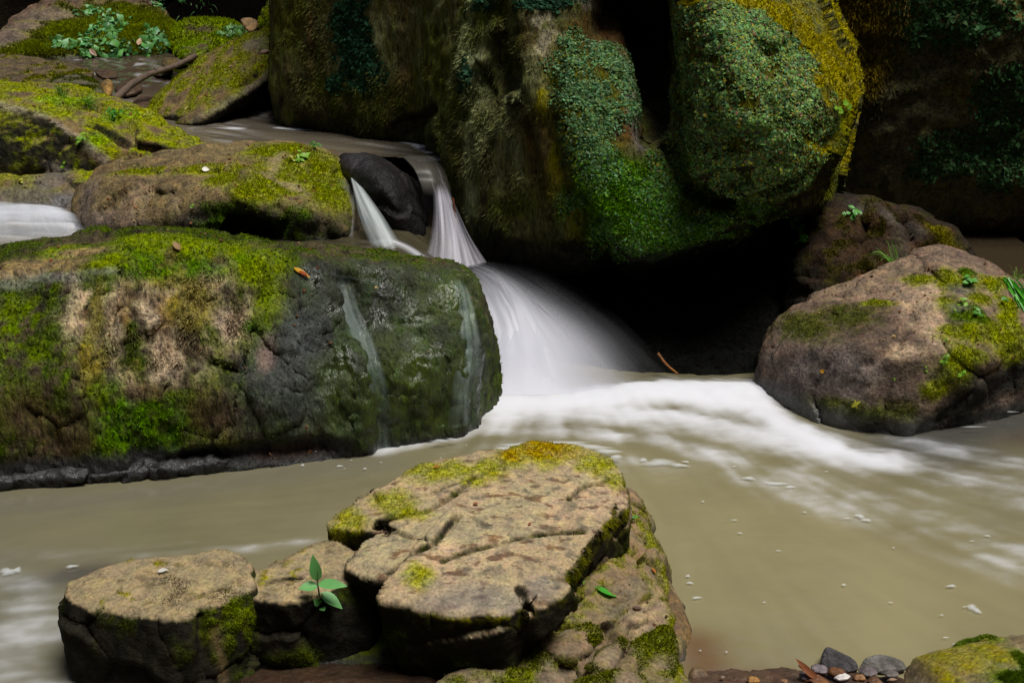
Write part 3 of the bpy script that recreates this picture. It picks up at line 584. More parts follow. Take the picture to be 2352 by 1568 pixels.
def shape_G1(S):
    S.crag(.34, .012, .09, .15, .04, 6)
    S.push(.03 * S.n(3.5, 4, 15) + .014 * S.n(8, 4, 6, ridge=True) - .06 * S.stroke([(215, 285), (270, 318), (330, 335), (390, 345)], 8, .8) + .02 * S.stroke([(0, 238), (120, 272), (200, 330), (235, 370)], 16, .9))
def paint_G1(S):
    one = np.ones(len(S.P)); n = S.n(6, 5, 3); n2 = S.n(15, 4, 8)
    S.put((.145, .105, .05), one, 0, 0)
    S.put((.11, .065, .035), sstep(0, .35, n2) * .7, .3)
    S.put((.18, .17, .012), sstep(-.3, .15, n) * S.up(.2, .6) * .9, 1)
    S.put((.15, .19, .015), S.blobs([(270, 265, 40, 20), (220, 320, 30, 20), (140, 225, 60, 14)], soft=.6, wob=.7), 1)
    S.put((.28, .23, .17), S.stroke([(0, 236), (100, 265), (180, 318), (235, 368)], 9, .9, .7) * .8, 0)
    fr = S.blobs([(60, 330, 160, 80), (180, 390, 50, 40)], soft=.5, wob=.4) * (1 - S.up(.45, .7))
    S.put((.02, .019, .012), fr, .5)  # front face painted near black to stand for its shade
    S.put((.10, .10, .012), fr * sstep(.0, .35, n2) * .75, 1)
    S.put((.11, .09, .075), S.blobs([(80, 450, 110, 34), (110, 410, 40, 44)], soft=.5, wob=.6) * .9, 0, .3)
    S.put((.05, .045, .042), S.blobs([(60, 475, 120, 16), (150, 460, 34, 26)], soft=.5, wob=.7) * .9, 0, .8)
    S.put((.012, .012, .011), S.stroke([(215, 288), (270, 322), (330, 338), (390, 347)], 8, .7, .4))
G1 = pts((-500, 260, 7.2), (0, 232, 7.2), (110, 268, 7.1), (200, 325, 7.0), (240, 372, 6.95), (-500, 210, 8.0), (0, 193, 8.0), (80, 185, 8.0), (150, 210, 7.95), (255, 240, 7.75), (275, 270, 7.6), (330, 296, 7.45), (400, 318, 7.3), (490, 338, 7.15), (400, 372, 6.95),
         (-500, 440, 7.45), (0, 440, 7.4), (160, 460, 7.2), (240, 430, 6.95), (-500, 350, 8.2), (300, 350, 8.0), (480, 400, 7.4))
G1b = pts((-500, 445, 7.2), (0, 440, 7.1), (90, 425, 7.05), (160, 435, 6.95), (225, 400, 6.9), (-500, 500, 6.8), (0, 515, 6.7), (120, 500, 6.65), (180, 500, 6.65), (-500, 560, 6.7), (200, 540, 6.75), (0, 430, 7.8), (230, 420, 7.5))
oH, SH = rock('ridged_boulder', 'mossy boulder with a pale ridge and a black shaded face above the white rapid', 'boulder', [G1, G1b], .0125, shape_G1, paint_G1, M_ROCK, r=.02, big=.03, seed=51)
moss_tufts(oH, SH, o_s[oH.name][2], SH.moss, 26000, .012, .0035, 1.2, seed=9)

X1 = pts((1680, 520, 7.3), (1880, 495, 7.4), (1880, 560, 7.0), (1700, 530, 8.6), (1880, 500, 8.6), (1150, 620, 6.7), (1500, 600, 6.7), (1850, 560, 6.8), (1300, 880, 6.0), (1440, 905, 'z', -.05), (1600, 900, 'z', -.05), (1800, 900, 'z', -.05), (1500, 1050, 'z', -.4), (1780, 1050, 'z', -.4), (1800, 800, 6.1), (1600, 760, 6.2), (1150, 1000, 'z', -.3), (1850, 1000, 'z', -.3), (1100, 600, 8.5), (1900, 560, 8.5), (1900, 900, 8.5))
rock('recess_shade_rock', 'added rock painted black for shade, closing the hollow beneath the overhanging boulder', 'rock', [X1], .03, None, lambda S: S.put((.006, .006, .005), np.ones(len(S.P)), .2, 0), M_BACK, r=.05, big=.04, bigs=1.6, seed=63)  # filler rock, near black colour stands in for shade in the hollow
# dark glistening rock splitting the fall, and the step below it
def paint_K(S):
    one = np.ones(len(S.P)); n = S.n(8, 4, 3)
    S.put((.011, .010, .010), one, 0, .45); S.put((.03, .016, .009), sstep(.2, .5, n) * .6); S.put((.05, .045, .05), S.blob(800, 370, 34, 40, .7) * .6, 0, .9)
K1 = pts((762, 352, 6.8), (778, 344, 6.75), (830, 338, 6.75), (890, 358, 6.7), (940, 410, 6.6), (975, 475, 6.5), (960, 545, 6.3), (905, 530, 6.25), (860, 470, 6.3), (800, 405, 6.45), (770, 370, 6.6), (880, 420, 6.2),
         (800, 400, 7.3), (960, 420, 7.0), (980, 560, 7.0), (820, 560, 6.6), (930, 600, 6.4), (1000, 560, 6.5))
rock('dark_wet_rock', 'black glistening rock splitting the upper fall in two', 'rock', [K1], .0125, lambda S: S.crag(.26, .008, .08, .1, .05, 3), paint_K, M_WET, r=.04, big=.02, seed=61)
O1 = pts((1040, 634, 6.26), (1110, 614, 6.36), (1250, 654, 6.21), (1400, 784, 6.11), (1560, 884, 6.01), (1150, 920, 'z', -.2), (1450, 900, 'z', -.2), (1600, 900, 'z', -.2), (1050, 714, 6.01), (1140, 814, 5.96), (1300, 864, 5.94),
         (1040, 654, 6.96), (1400, 714, 7.36), (1650, 894, 7.36), (1040, 914, 7.16))
rock('cascade_step', 'dark rock step carrying the cascade under its white water', 'rock', [O1], .02, None, lambda S: S.put((.018, .016, .015), np.ones(len(S.P)), 0, 0), M_BACK, r=.06, big=.04, seed=62)

# ------------------------------------------------------------------ tilted slab, back left boulders
def paint_H(S):
    one = np.ones(len(S.P)); n = S.n(5, 5, 3, (1, 1, 1)); n2 = S.n(14, 4, 8); ns = S.n(7, 4, 5, (1.6, .5, .6))
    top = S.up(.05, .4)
    S.put((.02, .018, .014), one, 0, 0)  # sides and underside stay near black, a painted under-shadow
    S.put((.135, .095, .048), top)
    S.put((.12, .075, .035), top * sstep(0, .4, n2) * .7)
    S.put((.16, .15, .012), top * sstep(-.3, .15, ns) * .9, 1)
    S.put((.14, .14, .11), S.blob(590, 95, 40, 26, .7, .5) * .5 * top, .2)
    S.put((.19, .165, .12), S.stroke([(440, 285), (510, 245), (570, 205), (625, 170)], 9, .9, .5) * .7 * top, 0)
    S.put((.05, .04, .035), S.blobs([(380, 275, 50, 14)], soft=.6) * .8, 0, .5)
H1 = pts((335, 262, 8.55), (350, 225, 8.75), (430, 165, 9.1), (490, 118, 9.4), (600, 72, 9.3), (640, 56, 9.1), (640, 150, 8.75), (628, 178, 8.6), (560, 222, 8.3), (500, 255, 8.15), (440, 292, 8.0), (385, 288, 8.25),
         (345, 275, 8.9), (500, 150, 9.8), (660, 90, 9.6), (660, 190, 9.3), (600, 250, 9.1), (470, 300, 8.8))
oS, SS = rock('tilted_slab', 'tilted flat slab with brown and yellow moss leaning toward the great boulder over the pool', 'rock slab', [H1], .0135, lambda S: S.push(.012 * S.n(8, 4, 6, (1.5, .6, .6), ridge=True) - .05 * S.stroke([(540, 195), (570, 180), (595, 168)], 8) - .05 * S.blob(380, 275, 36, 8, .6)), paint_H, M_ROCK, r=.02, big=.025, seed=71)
moss_tufts(oS, SS, o_s[oS.name][2], SS.moss, 16000, .013, .004, 1.2, seed=11)

def paint_I(S):
    one = np.ones(len(S.P)); n = S.n(4, 5, 3); n2 = S.n(12, 4, 8)
    S.put((.10, .065, .045), one, 0, 0); S.put((.05, .03, .018), sstep(-.1, .3, n2) * .7, .3)
    S.put((.16, .16, .010), sstep(-.9, -.3, n) * S.blobs([(260, 70, 200, 110), (130, 120, 90, 40), (370, 80, 70, 80), (60, 110, 80, 30)], soft=.3, wob=.4), 1)
    S.put((.05, .06, .008), sstep(.1, .4, n2) * .7 * S.moss, 1)
    S.put((.13, .095, .075), S.blobs([(110, 30, 70, 22), (10, 80, 40, 34), (60, 55, 40, 16)], soft=.5, wob=.4) * .9, 0)
    S.put((.05, .045, .042), 1 - sstep(.95, 1.02, S.P[:, 2] + .03 * n), 0, .5)
I1 = pts((-350, 160, 10.3), (0, 140, 10.5), (200, 152, 10.6), (390, 150, 10.9), (-100, 120, 10.4), (60, 100, 10.6), (300, 100, 10.8), (400, 90, 11.0), (-60, 96, 11.2), (60, 38, 11.4), (120, 8, 11.5), (200, -25, 11.6), (345, -30, 11.7), (372, 25, 11.5), (412, 58, 11.3),
         (-300, 60, 11.6), (0, 20, 12.4), (350, 0, 12.6), (-300, 170, 12), (400, 150, 12.5))
oI, SI = rock('mossy_bank_boulder', 'big moss covered boulder with trailing green leaves behind the upper stream', 'boulder', [I1], .021, None, paint_I, M_ROCK, r=.1, big=.08, seed=81)
bI = o_s[oI.name][2]
moss_tufts(oI, SI, bI, SI.moss, 34000, .03, .007, 1.25, seed=12)
leaf_cover(oI, SI, bI, SI.blobs([(250, 60, 36, 50), (265, 110, 40, 34), (195, 90, 20, 30), (350, 95, 30, 40), (200, 130, 22, 14), (300, 130, 26, 14), (215, 20, 30, 14), (150, 95, 26, 14), (420, 20, 40, 14)], soft=.5, wob=.9, ws=6), 750, .045, ((.09, .30, .10), (.12, .34, .08), (.08, .24, .04), (.15, .36, .13)), seed=21, lift=.02, name='leaves', mat=M_LEAF)
I2 = pts((398, 105, 10.9), (420, 60, 11.1), (470, 42, 11.2), (520, 48, 11.2), (555, 72, 11.0), (545, 100, 10.8), (450, 125, 10.7), (400, 70, 11.8), (560, 80, 11.8), (480, 130, 11.4), (400, 130, 11.2))
oJ, SJ = rock('moss_hummock', 'low green mossy rock behind the tilted slab', 'rock', [I2], .016, None, lambda S: (S.put((.06, .05, .02), np.ones(len(S.P)), .3), S.put((.14, .16, .010), sstep(-.4, .1, S.n(5, 4, 3)), 1)), M_ROCK, r=.06, big=.05, seed=82)
moss_tufts(oJ, SJ, o_s[oJ.name][2], SJ.moss, 12000, .03, .007, 1.25, seed=13)
leaf_cover(oJ, SJ, o_s[oJ.name][2], SJ.blob(530, 70, 26, 20, .6), 160, .04, ((.06, .16, .04), (.08, .2, .05)), seed=23, lift=.015, name='leaves', mat=M_LEAF)

def small(name, label, cat, hp, col, moss=None, vox=.012, wet=0.0, r=.03, mat=None, seed=1, group=None, tuft=0, big=.015, mossc=(.14, .16, .01), mlev=-.3):
    def f(S):
        S.put(col, np.ones(len(S.P)), 0, wet); S.put(np.array(col) * .5, sstep(0, .4, S.n(12, 4, seed)) * .7)
        S.put(np.array(col) * 1.35, sstep(.1, .5, S.n(7, 4, seed + 4)) * .5)
        if moss: S.put(mossc, sstep(mlev, mlev + .4, S.n(8, 4, seed + 2)) * S.up(moss, moss + .35), 1, 0)
    o, S = rock(name, label, cat, [hp], vox, None, f, mat or M_ROCK, r=r, big=big, bigs=4, fine=.006, seed=seed, group=group)
    if tuft: moss_tufts(o, S, o_s[o.name][2], S.moss, tuft, .02 if hp[0][1] > 8 else .01, .005 if hp[0][1] > 8 else .003, 1.2, seed=seed)
    return o, S
small('moss_cushion', 'small bright green moss cushion above the fallen branch', 'moss mound', pts((405, 130, 9.9), (415, 104, 10.0), (445, 96, 10.1), (480, 104, 10.0), (470, 128, 9.8), (430, 137, 9.8), (410, 120, 10.5), (480, 120, 10.5), (440, 150, 10.2)), (.06, .05, .02), -.6, .013, tuft=5000, mossc=(.17, .21, .01), seed=3)
small('mossy_stone', 'little ochre mossy stone tucked under the bright moss cushion', 'stone', pts((368, 148, 9.7), (380, 132, 9.8), (410, 136, 9.8), (412, 152, 9.6), (380, 158, 9.6), (390, 150, 10.1)), (.10, .07, .03), 0, .012, tuft=1500, mossc=(.16, .12, .01), seed=4)
small('tan_stone', 'angular tan stone perched where the tilted slab meets the great boulder', 'stone', pts((552, 48, 9.7), (565, 40, 9.75), (588, 44, 9.8), (592, 60, 9.7), (575, 78, 9.6), (562, 66, 9.65), (590, 60, 10.1), (560, 50, 10.1)), (.26, .17, .09), None, .01, r=.012, seed=5)
small('mossy_crag', 'moss topped crag peeking out behind the edge of the great boulder', 'rock', pts((594, 70, 9.9), (600, 30, 10.0), (616, -5, 10.0), (650, -40, 10.0), (700, -40, 10.2), (700, 90, 10.0), (606, 80, 10.6), (690, 0, 10.8)), (.05, .04, .02), -.2, .016, tuft=3000, seed=6)
small('flat_boulder', 'smooth flat brown boulder tapering into the upper stream below the mossy bank', 'boulder', pts((-200, 190, 9.2), (0, 185, 9.2), (60, 200, 9.1), (150, 186, 9.2), (212, 180, 9.3), (218, 165, 9.5), (150, 142, 9.8), (60, 124, 10.0), (0, 122, 10.1), (-200, 120, 10.1), (60, 160, 9.5), (0, 170, 10.4), (200, 180, 9.9)), (.095, .07, .04), .5, .015, seed=7, tuft=5000, mossc=(.15, .13, .01), mlev=.05, r=.05)
small('round_mossy_stone', 'round dark grey stone with thin moss behind the ridged boulder', 'stone', pts((105, 205, 8.6), (125, 180, 8.8), (170, 172, 8.9), (215, 182, 8.8), (238, 215, 8.5), (232, 242, 8.3), (170, 235, 8.2), (120, 225, 8.3), (130, 220, 9.1), (230, 230, 9.0)), (.085, .075, .05), .3, .013, seed=8, tuft=3500, mossc=(.07, .075, .012), mlev=-.1, r=.05)
small('ochre_stone', 'small upright ochre stone standing in the upper stream', 'stone', pts((228, 212, 8.9), (232, 192, 9.0), (250, 178, 9.0), (258, 186, 9.0), (256, 216, 8.8), (240, 228, 8.7), (240, 200, 9.2), (256, 215, 9.1)), (.24, .15, .05), None, .0095, r=.015, seed=9)
for hp, lab in ((pts((262, 195, 9.2), (285, 182, 9.4), (320, 184, 9.4), (330, 205, 9.1), (290, 222, 8.9), (265, 215, 9.0), (300, 210, 9.6)), 'wet brown cobble in the upper stream beside the ochre stone'),
                (pts((300, 235, 8.7), (330, 222, 8.9), (365, 226, 8.9), (350, 250, 8.6), (310, 250, 8.5), (330, 240, 9.1)), 'wet brown cobble below the branch next to the tilted slab'),
                (pts((215, 165, 9.9), (235, 158, 10), (270, 160, 10), (275, 178, 9.8), (235, 182, 9.7), (240, 175, 10.2)), 'flat dark cobble at the toe of the leafy mossy bank'),
                (pts((345, 165, 9.9), (365, 156, 10), (400, 158, 10), (398, 172, 9.8), (360, 176, 9.7), (370, 170, 10.2)), 'wet cobble just under the ochre mossy stone')):
    small('stream_cobble', lab, 'cobble', hp, (.07, .045, .03), None, .012, .8, r=.03, mat=M_WET, seed=len(lab), group='cobbles in the upper stream')
# ------------------------------------------------------------------ flat layered rock and blocks nearest the camera
def plate(top, thick=.1, inset=.06, drop=0.0):
    T = np.array([pZ(a, b, z) for a, b, z in top]); c = T.mean(0); B = T + (c - T) * inset; B[:, 2] = T[:, 2] - thick
    B[:, 1] += drop
    return np.concatenate([T, B])
def paint_slab(S):
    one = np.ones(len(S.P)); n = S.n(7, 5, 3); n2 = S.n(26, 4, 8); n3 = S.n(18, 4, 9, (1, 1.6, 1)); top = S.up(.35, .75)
    S.put((.018, .015, .010), one, .1, 0)  # fronts coloured near black to imitate shade below the top edge
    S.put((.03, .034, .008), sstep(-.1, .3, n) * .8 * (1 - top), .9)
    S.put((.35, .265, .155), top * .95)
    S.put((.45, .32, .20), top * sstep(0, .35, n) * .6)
    S.put((.33, .28, .16), top * sstep(.05, .4, S.n(5, 4, 31)) * .7)
    S.put((.12, .065, .035), top * sstep(.12, .28, n3) * .85)
    S.put((.11, .10, .07), top * sstep(.12, .34, n2) * .7)
    S.put((.20, .17, .03), S.blobs([(1240, 1035, 90, 24), (1180, 1050, 60, 16), (1130, 1075, 40, 18), (1000, 1080, 110, 18), (900, 1150, 50, 20), (800, 1190, 50, 20), (770, 1230, 30, 30), (930, 1180, 60, 10), (1380, 1060, 60, 20), (1410, 1100, 20, 16), (1090, 1100, 40, 8), (960, 1320, 30, 24)], soft=.6, wob=.9, ws=14) * .85, 1)
    S.put((.22, .125, .012), S.blobs([(1260, 1032, 70, 18), (1170, 1048, 26, 12)], soft=.5, wob=.7), 1)
    side = (1 - S.up(.2, .6))
    S.put((.15, .12, .012), side * sstep(-.2, .25, n2) * S.blobs([(1400, 1170, 60, 60), (1330, 1270, 40, 50), (1100, 1420, 120, 24), (1290, 1330, 40, 40)], soft=.7) * .9, 1)
    S.put((.17, .155, .14), S.blobs([(1080, 1370, 120, 24), (1180, 1390, 40, 30), (1240, 1350, 40, 24)], soft=.7, wob=.7) * top * .6, 0)
    for p in CRACKS: S.put((.04, .032, .018), S.stroke(p, 5.5, .8, .5) * .95, .3)
    S.put((.10, .09, .02), S.stroke(CRACKS[0], 9, .9, .9) * .5, .7)
    S.put((.020, .019, .013), sstep(-.1, -.45, S.N[:, 2]) if False else (1 - sstep(-.5, -.1, S.N[:, 2])) * .8, .3)  # undersides darkened too, as painted shade
CRACKS = [[(1165, 1045), (1129, 1070), (1059, 1117), (1010, 1150), (969, 1172), (868, 1191)], [(1047, 1180), (1020, 1215), (993, 1242), (918, 1285), (890, 1320)], [(1340, 1215), (1260, 1220), (1184, 1232), (1090, 1255), (1016, 1281)], [(1310, 1140), (1344, 1110), (1410, 1094)],
          [(864, 1215), (930, 1222), (989, 1236)], [(1160, 1090), (1090, 1100), (980, 1130), (900, 1140)]]
def shape_slab(S):
    S.crag(.26, .009, .05, .2, .04, 7, w=1 - .75 * S.up(.5, .8))
    top = S.up(.3, .7)
    for p, w, dp in zip(CRACKS, (8, 8, 7, 7, 6, 6), (.028, .03, .022, .022, .018, .016)): S.push(-dp * S.stroke(p, w, .9, .4))
    S.push(.003 * S.n(10, 4, 3, (1, 1.5, 1)) * top + .0025 * S.n(30, 3, 8) * top + .018 * S.n(8, 4, 4, (1, 1, .5), ridge=True) * (1 - top))
    S.push(-.03 * S.blob(860, 1141, 18, 8, .7) - .02 * S.blob(880, 1210, 24, 8, .7) - .035 * S.stroke([(1195, 1345), (1205, 1375), (1215, 1410)], 9, .9))
Sa = plate([(884, 1372, 0.285), (912, 1300, 0.315), (1050, 1150, 0.345), (1170, 1035, 0.355), (1215, 1018, 0.350), (1310, 1020, 0.345), (1400, 1062, 0.330), (1425, 1090, 0.325), (1425, 1120, 0.320), (1400, 1170, 0.320), (1330, 1222, 0.312), (1335, 1260, 0.300), (1290, 1310, 0.295), (1235, 1345, 0.285), (1160, 1408, 0.265), (1030, 1402, 0.272)], .25, .06, .04)
Sb = plate([(800, 1305, 0.285), (830, 1285, 0.300), (868, 1215, 0.315), (990, 1170, 0.335), (1120, 1060, 0.348), (1150, 1100, 0.346), (1010, 1240, 0.320), (900, 1318, 0.300), (860, 1325, 0.290)], .12, .1, .05)
Sc = plate([(752, 1212, 0.255), (762, 1192, 0.270), (870, 1128, 0.320), (990, 1064, 0.335), (1140, 1032, 0.348), (1160, 1050, 0.350), (1000, 1170, 0.335), (880, 1205, 0.312), (850, 1215, 0.300), (790, 1222, 0.265)], .13, .05, .02)
Sd = plate([(1330, 1215, 0.308), (1420, 1110, 0.318), (1442, 1128, 0.310), (1440, 1155, 0.300), (1380, 1200, 0.300)], .16, .05, .0)
Se = plate([(1190, 1345, 0.275), (1235, 1325, 0.290), (1285, 1335, 0.285), (1290, 1360, 0.272), (1240, 1392, 0.255), (1200, 1385, 0.255)], .09, .1)
Sf = plate([(1150, 1200, 0.300), (1300, 1150, 0.310), (1400, 1170, 0.300), (1240, 1330, 0.260), (1100, 1370, 0.250), (900, 1340, 0.250), (860, 1240, 0.250), (1000, 1130, 0.310)], .55, .05, .14)
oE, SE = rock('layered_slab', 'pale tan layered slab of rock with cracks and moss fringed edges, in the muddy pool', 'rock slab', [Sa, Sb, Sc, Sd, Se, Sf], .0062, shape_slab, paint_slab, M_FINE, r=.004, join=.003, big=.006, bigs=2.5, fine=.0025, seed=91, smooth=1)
bE = o_s[oE.name][2]
moss_tufts(oE, SE, bE, SE.moss, 42000, .008, .0022, 1.25, seed=14, hang=.2)
moss_tufts(oE, SE, bE, SE.blobs([(1400, 1165, 50, 40), (1330, 1270, 34, 50), (1370, 1200, 30, 30)], soft=.6) * (SE.N[:, 2] < .6), 5000, .022, .0022, 1.3, hang=1.5, seed=15, name='hanging_moss')

def paint_low(S):
    one = np.ones(len(S.P)); n = S.n(7, 5, 3, (.7, 1.2, 1)); n2 = S.n(24, 4, 8); top = S.up(.25, .7)
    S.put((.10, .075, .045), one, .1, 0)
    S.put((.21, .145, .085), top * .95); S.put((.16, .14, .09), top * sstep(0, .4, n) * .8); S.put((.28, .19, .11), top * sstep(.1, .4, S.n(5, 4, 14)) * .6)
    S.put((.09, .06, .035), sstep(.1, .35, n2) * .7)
    S.put((.13, .12, .04), top * sstep(-.2, .3, S.n(4, 4, 33)) * .6, .3); S.put((.15, .13, .02), .85 * sstep(-.15, .3, n2) * S.blobs([(1420, 1200, 50, 40), (1250, 1420, 60, 30), (1340, 1340, 60, 30), (1460, 1190, 60, 30), (1400, 1260, 70, 30), (1500, 1290, 40, 70), (1530, 1400, 20, 90), (1300, 1440, 60, 26), (1550, 1480, 20, 60)], soft=.6, wob=.8), 1)
    S.put((.16, .14, .02), S.stroke([(1445, 1165), (1490, 1220), (1525, 1330), (1545, 1450), (1560, 1560)], 9, .9, .8) * .9, 1)
    S.put((.12, .10, .014), sstep(.0, .3, n) * (1 - top) * .9, 1)
    S.put((.33, .23, .15), S.blobs([(1490, 1430, 50, 30), (1520, 1400, 20, 40)], soft=.6, wob=.6) * .7 * top, 0)
    S.put(WETD, (1 - sstep(.0, .04, S.P[:, 2])) * .8, .1, .7)
L1 = pts((1432, 1120, 'z', .17), (1455, 1165, 'z', .15), (1492, 1222, 'z', .11), (1527, 1330, 'z', .07), (1548, 1450, 'z', .05), (1566, 1560, 'z', .03), (1572, 1650, 'z', .0), (1330, 1235, 'z', .18), (1250, 1335, 'z', .165), (1190, 1420, 'z', .11), (1180, 1460, 'z', .06),
         (1440, 1440, 'z', .055), (1500, 1500, 'z', .02), (1280, 1500, 'z', .02), (1545, 1380, 'z', -.1), (1595, 1500, 'z', -.06), (1620, 1700, 'z', -.1), (1180, 1700, 'z', -.1), (1400, 1120, 'z', -.2), (1200, 1300, 'z', -.2), (1480, 1200, 'z', -.15))
oL, SL = rock('lower_ledge', 'mossy brown ledge stepping down from the layered slab to the muddy water', 'rock', [L1], .0078,
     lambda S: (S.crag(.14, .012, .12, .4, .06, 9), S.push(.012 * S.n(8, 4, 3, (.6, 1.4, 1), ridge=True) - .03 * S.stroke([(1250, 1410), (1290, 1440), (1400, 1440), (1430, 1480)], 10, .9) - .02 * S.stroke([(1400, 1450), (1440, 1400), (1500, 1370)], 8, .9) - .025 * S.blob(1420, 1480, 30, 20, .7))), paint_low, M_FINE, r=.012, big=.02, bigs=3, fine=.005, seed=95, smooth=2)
moss_tufts(oL, SL, o_s[oL.name][2], SL.moss, 26000, .008, .0022, 1.25, seed=16)

SP = (.20, .15, .095)
for hp, lab in (
    (pts((1150, 1450, 'z', .09), (1200, 1428, 'z', .12), (1265, 1440, 'z', .11), (1290, 1500, 'z', .07), (1282, 1545, 'z', .04), (1230, 1560, 'z', .04), (1160, 1520, 'z', .06), (1180, 1570, 'z', .0), (1270, 1570, 'z', .0), (1190, 1470, 'z', .0)), 'mossy broken stone tucked in the dark hollow under the layered slab'),
    (pts((1268, 1450, 'z', .10), (1330, 1432, 'z', .12), (1378, 1445, 'z', .11), (1365, 1495, 'z', .08), (1310, 1510, 'z', .06), (1275, 1495, 'z', .06), (1320, 1530, 'z', .0), (1380, 1500, 'z', .02), (1300, 1470, 'z', 0)), 'blocky stone with a dark mossy face at the middle of the broken stones'),
    (pts((1345, 1540, 'z', .07), (1400, 1478, 'z', .10), (1432, 1472, 'z', .10), (1428, 1500, 'z', .085), (1400, 1552, 'z', .06), (1365, 1562, 'z', .05), (1380, 1575, 'z', .0), (1440, 1500, 'z', .0), (1350, 1560, 'z', 0)), 'narrow pale stone leaning between the blocky stone and the ledge edge'),
    (pts((1432, 1478, 'z', .09), (1470, 1450, 'z', .10), (1530, 1425, 'z', .095), (1548, 1470, 'z', .07), (1556, 1600, 'z', .02), (1500, 1560, 'z', .05), (1480, 1500, 'z', .085), (1450, 1600, 'z', -.02), (1500, 1600, 'z', 0), (1560, 1500, 'z', .02)), 'wedge shaped pinkish stone with rippled top on the ledge edge'),
    (pts((990, 1575, 'z', .06), (1060, 1535, 'z', .09), (1180, 1542, 'z', .09), (1310, 1545, 'z', .08), (1300, 1600, 'z', .04), (1000, 1640, 'z', .02), (1300, 1680, 'z', .0), (1000, 1700, 'z', .0), (1100, 1560, 'z', 0)), 'flat pale stone cut by the bottom of the view under the broken stones'),
    (pts((1300, 1570, 'z', .06), (1380, 1560, 'z', .07), (1470, 1530, 'z', .085), (1490, 1560, 'z', .06), (1500, 1640, 'z', .02), (1320, 1640, 'z', .02), (1400, 1680, 'z', -.02), (1400, 1600, 'z', 0)), 'sloping tan stone at the very bottom beside the ledge edge')):
    small('broken_stone', lab, 'stone', hp, SP, .2, .0075, 0, r=.014, mat=M_FINE, seed=len(lab), group='broken stones under the layered slab', tuft=3000, big=.012, mossc=(.08, .075, .012), mlev=-.25)
small('brown_boulder_tip', 'small rounded brown rock half sunk in muddy water behind the ledge', 'rock', pts((1525, 1345, 'z', .06), (1545, 1355, 'z', .07), (1575, 1410, 'z', .05), (1592, 1465, 'z', .0), (1585, 1490, 'z', -.03), (1545, 1440, 'z', .05), (1560, 1560, 'z', -.05), (1520, 1380, 'z', -.1), (1590, 1470, 'z', -.1)), (.15, .095, .045), None, .008, .25, r=.025, seed=6)

def paint_block(S):
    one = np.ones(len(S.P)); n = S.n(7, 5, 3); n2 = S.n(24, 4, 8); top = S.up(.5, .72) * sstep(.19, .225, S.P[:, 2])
    S.put((.017, .015, .010), one, .2, 0)  # front faces get a near black base in place of shade
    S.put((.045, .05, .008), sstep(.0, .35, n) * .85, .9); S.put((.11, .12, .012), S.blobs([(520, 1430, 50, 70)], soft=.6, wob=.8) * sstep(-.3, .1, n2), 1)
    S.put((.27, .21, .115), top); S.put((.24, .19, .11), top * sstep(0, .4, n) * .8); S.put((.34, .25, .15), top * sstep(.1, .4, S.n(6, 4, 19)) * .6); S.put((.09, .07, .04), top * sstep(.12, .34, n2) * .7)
    S.put((.20, .15, .02), top * sstep(.1, .35, n2) * S.blobs([(270, 1375, 60, 14), (450, 1390, 60, 14), (640, 1330, 50, 14), (690, 1290, 30, 30), (560, 1330, 30, 12), (340, 1290, 60, 8)], soft=.8) * .9, .9)
    S.put((.16, .11, .05), S.stroke([(490, 1450), (510, 1500), (520, 1560)], 12, .9, .6) * .7, .1)
    S.put(WETD, (1 - sstep(-.02, .03, S.P[:, 2] + .02 * n)) * .85, .1, .7)
Lb = pts((166, 1362, 'z', 0.245), (180, 1335, 'z', 0.255), (290, 1292, 'z', 0.270), (420, 1276, 'z', 0.275), (500, 1280, 'z', 0.275), (566, 1305, 'z', 0.270), (580, 1345, 'z', 0.260), (480, 1385, 'z', 0.260), (402, 1412, 'z', 0.255), (290, 1398, 'z', 0.250), (200, 1378, 'z', 0.245),
         (172, 1440, 3.10), (205, 1800, 3.12), (400, 1800, 3.02), (490, 1780, 3.04), (576, 1500, 3.12), (576, 1400, 3.14), (560, 1760, 3.12), (195, 1600, 3.12), (400, 1600, 3.00), (490, 1590, 3.02), (250, 1380, 'z', -.2), (540, 1360, 'z', -.2), (200, 1460, 'z', -.1))
Lc = plate([(440, 1280, 0.285), (470, 1267, 0.290), (520, 1268, 0.288), (570, 1290, 0.282), (582, 1315, 0.260), (560, 1322, 0.265), (540, 1300, 0.280), (470, 1290, 0.286)], .1, .0)
oK, SK = rock('square_block', 'square flat topped block with tan top and shade-darkened mossy front, standing in the stream', 'rock', [Lb, Lc], .0065,
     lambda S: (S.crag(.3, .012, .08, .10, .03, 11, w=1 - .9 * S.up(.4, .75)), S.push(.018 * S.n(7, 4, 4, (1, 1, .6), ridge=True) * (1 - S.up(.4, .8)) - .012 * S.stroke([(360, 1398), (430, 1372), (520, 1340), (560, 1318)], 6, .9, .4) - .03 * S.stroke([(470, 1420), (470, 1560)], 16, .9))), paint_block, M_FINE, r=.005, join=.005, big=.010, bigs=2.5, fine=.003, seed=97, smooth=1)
moss_tufts(oK, SK, o_s[oK.name][2], SK.moss, 26000, .009, .0024, 1.2, seed=18, hang=.3)
Mb = pts((570, 1362, 'z', 0.235), (535, 1345, 'z', 0.240), (590, 1322, 'z', 0.240), (650, 1330, 'z', 0.240), (680, 1300, 'z', 0.245), (735, 1248, 'z', 0.260), (770, 1250, 'z', 0.260), (820, 1285, 'z', 0.255), (800, 1335, 'z', 0.240), (700, 1378, 'z', 0.230), (620, 1380, 'z', 0.230),
         (560, 1450, 3.18), (570, 1740, 3.2), (760, 1740, 3.18), (850, 1720, 3.2), (565, 1560, 3.18), (760, 1570, 3.16), (720, 1460, 'z', .10), (860, 1420, 'z', .12), (600, 1350, 'z', -.2), (860, 1300, 'z', -.2))
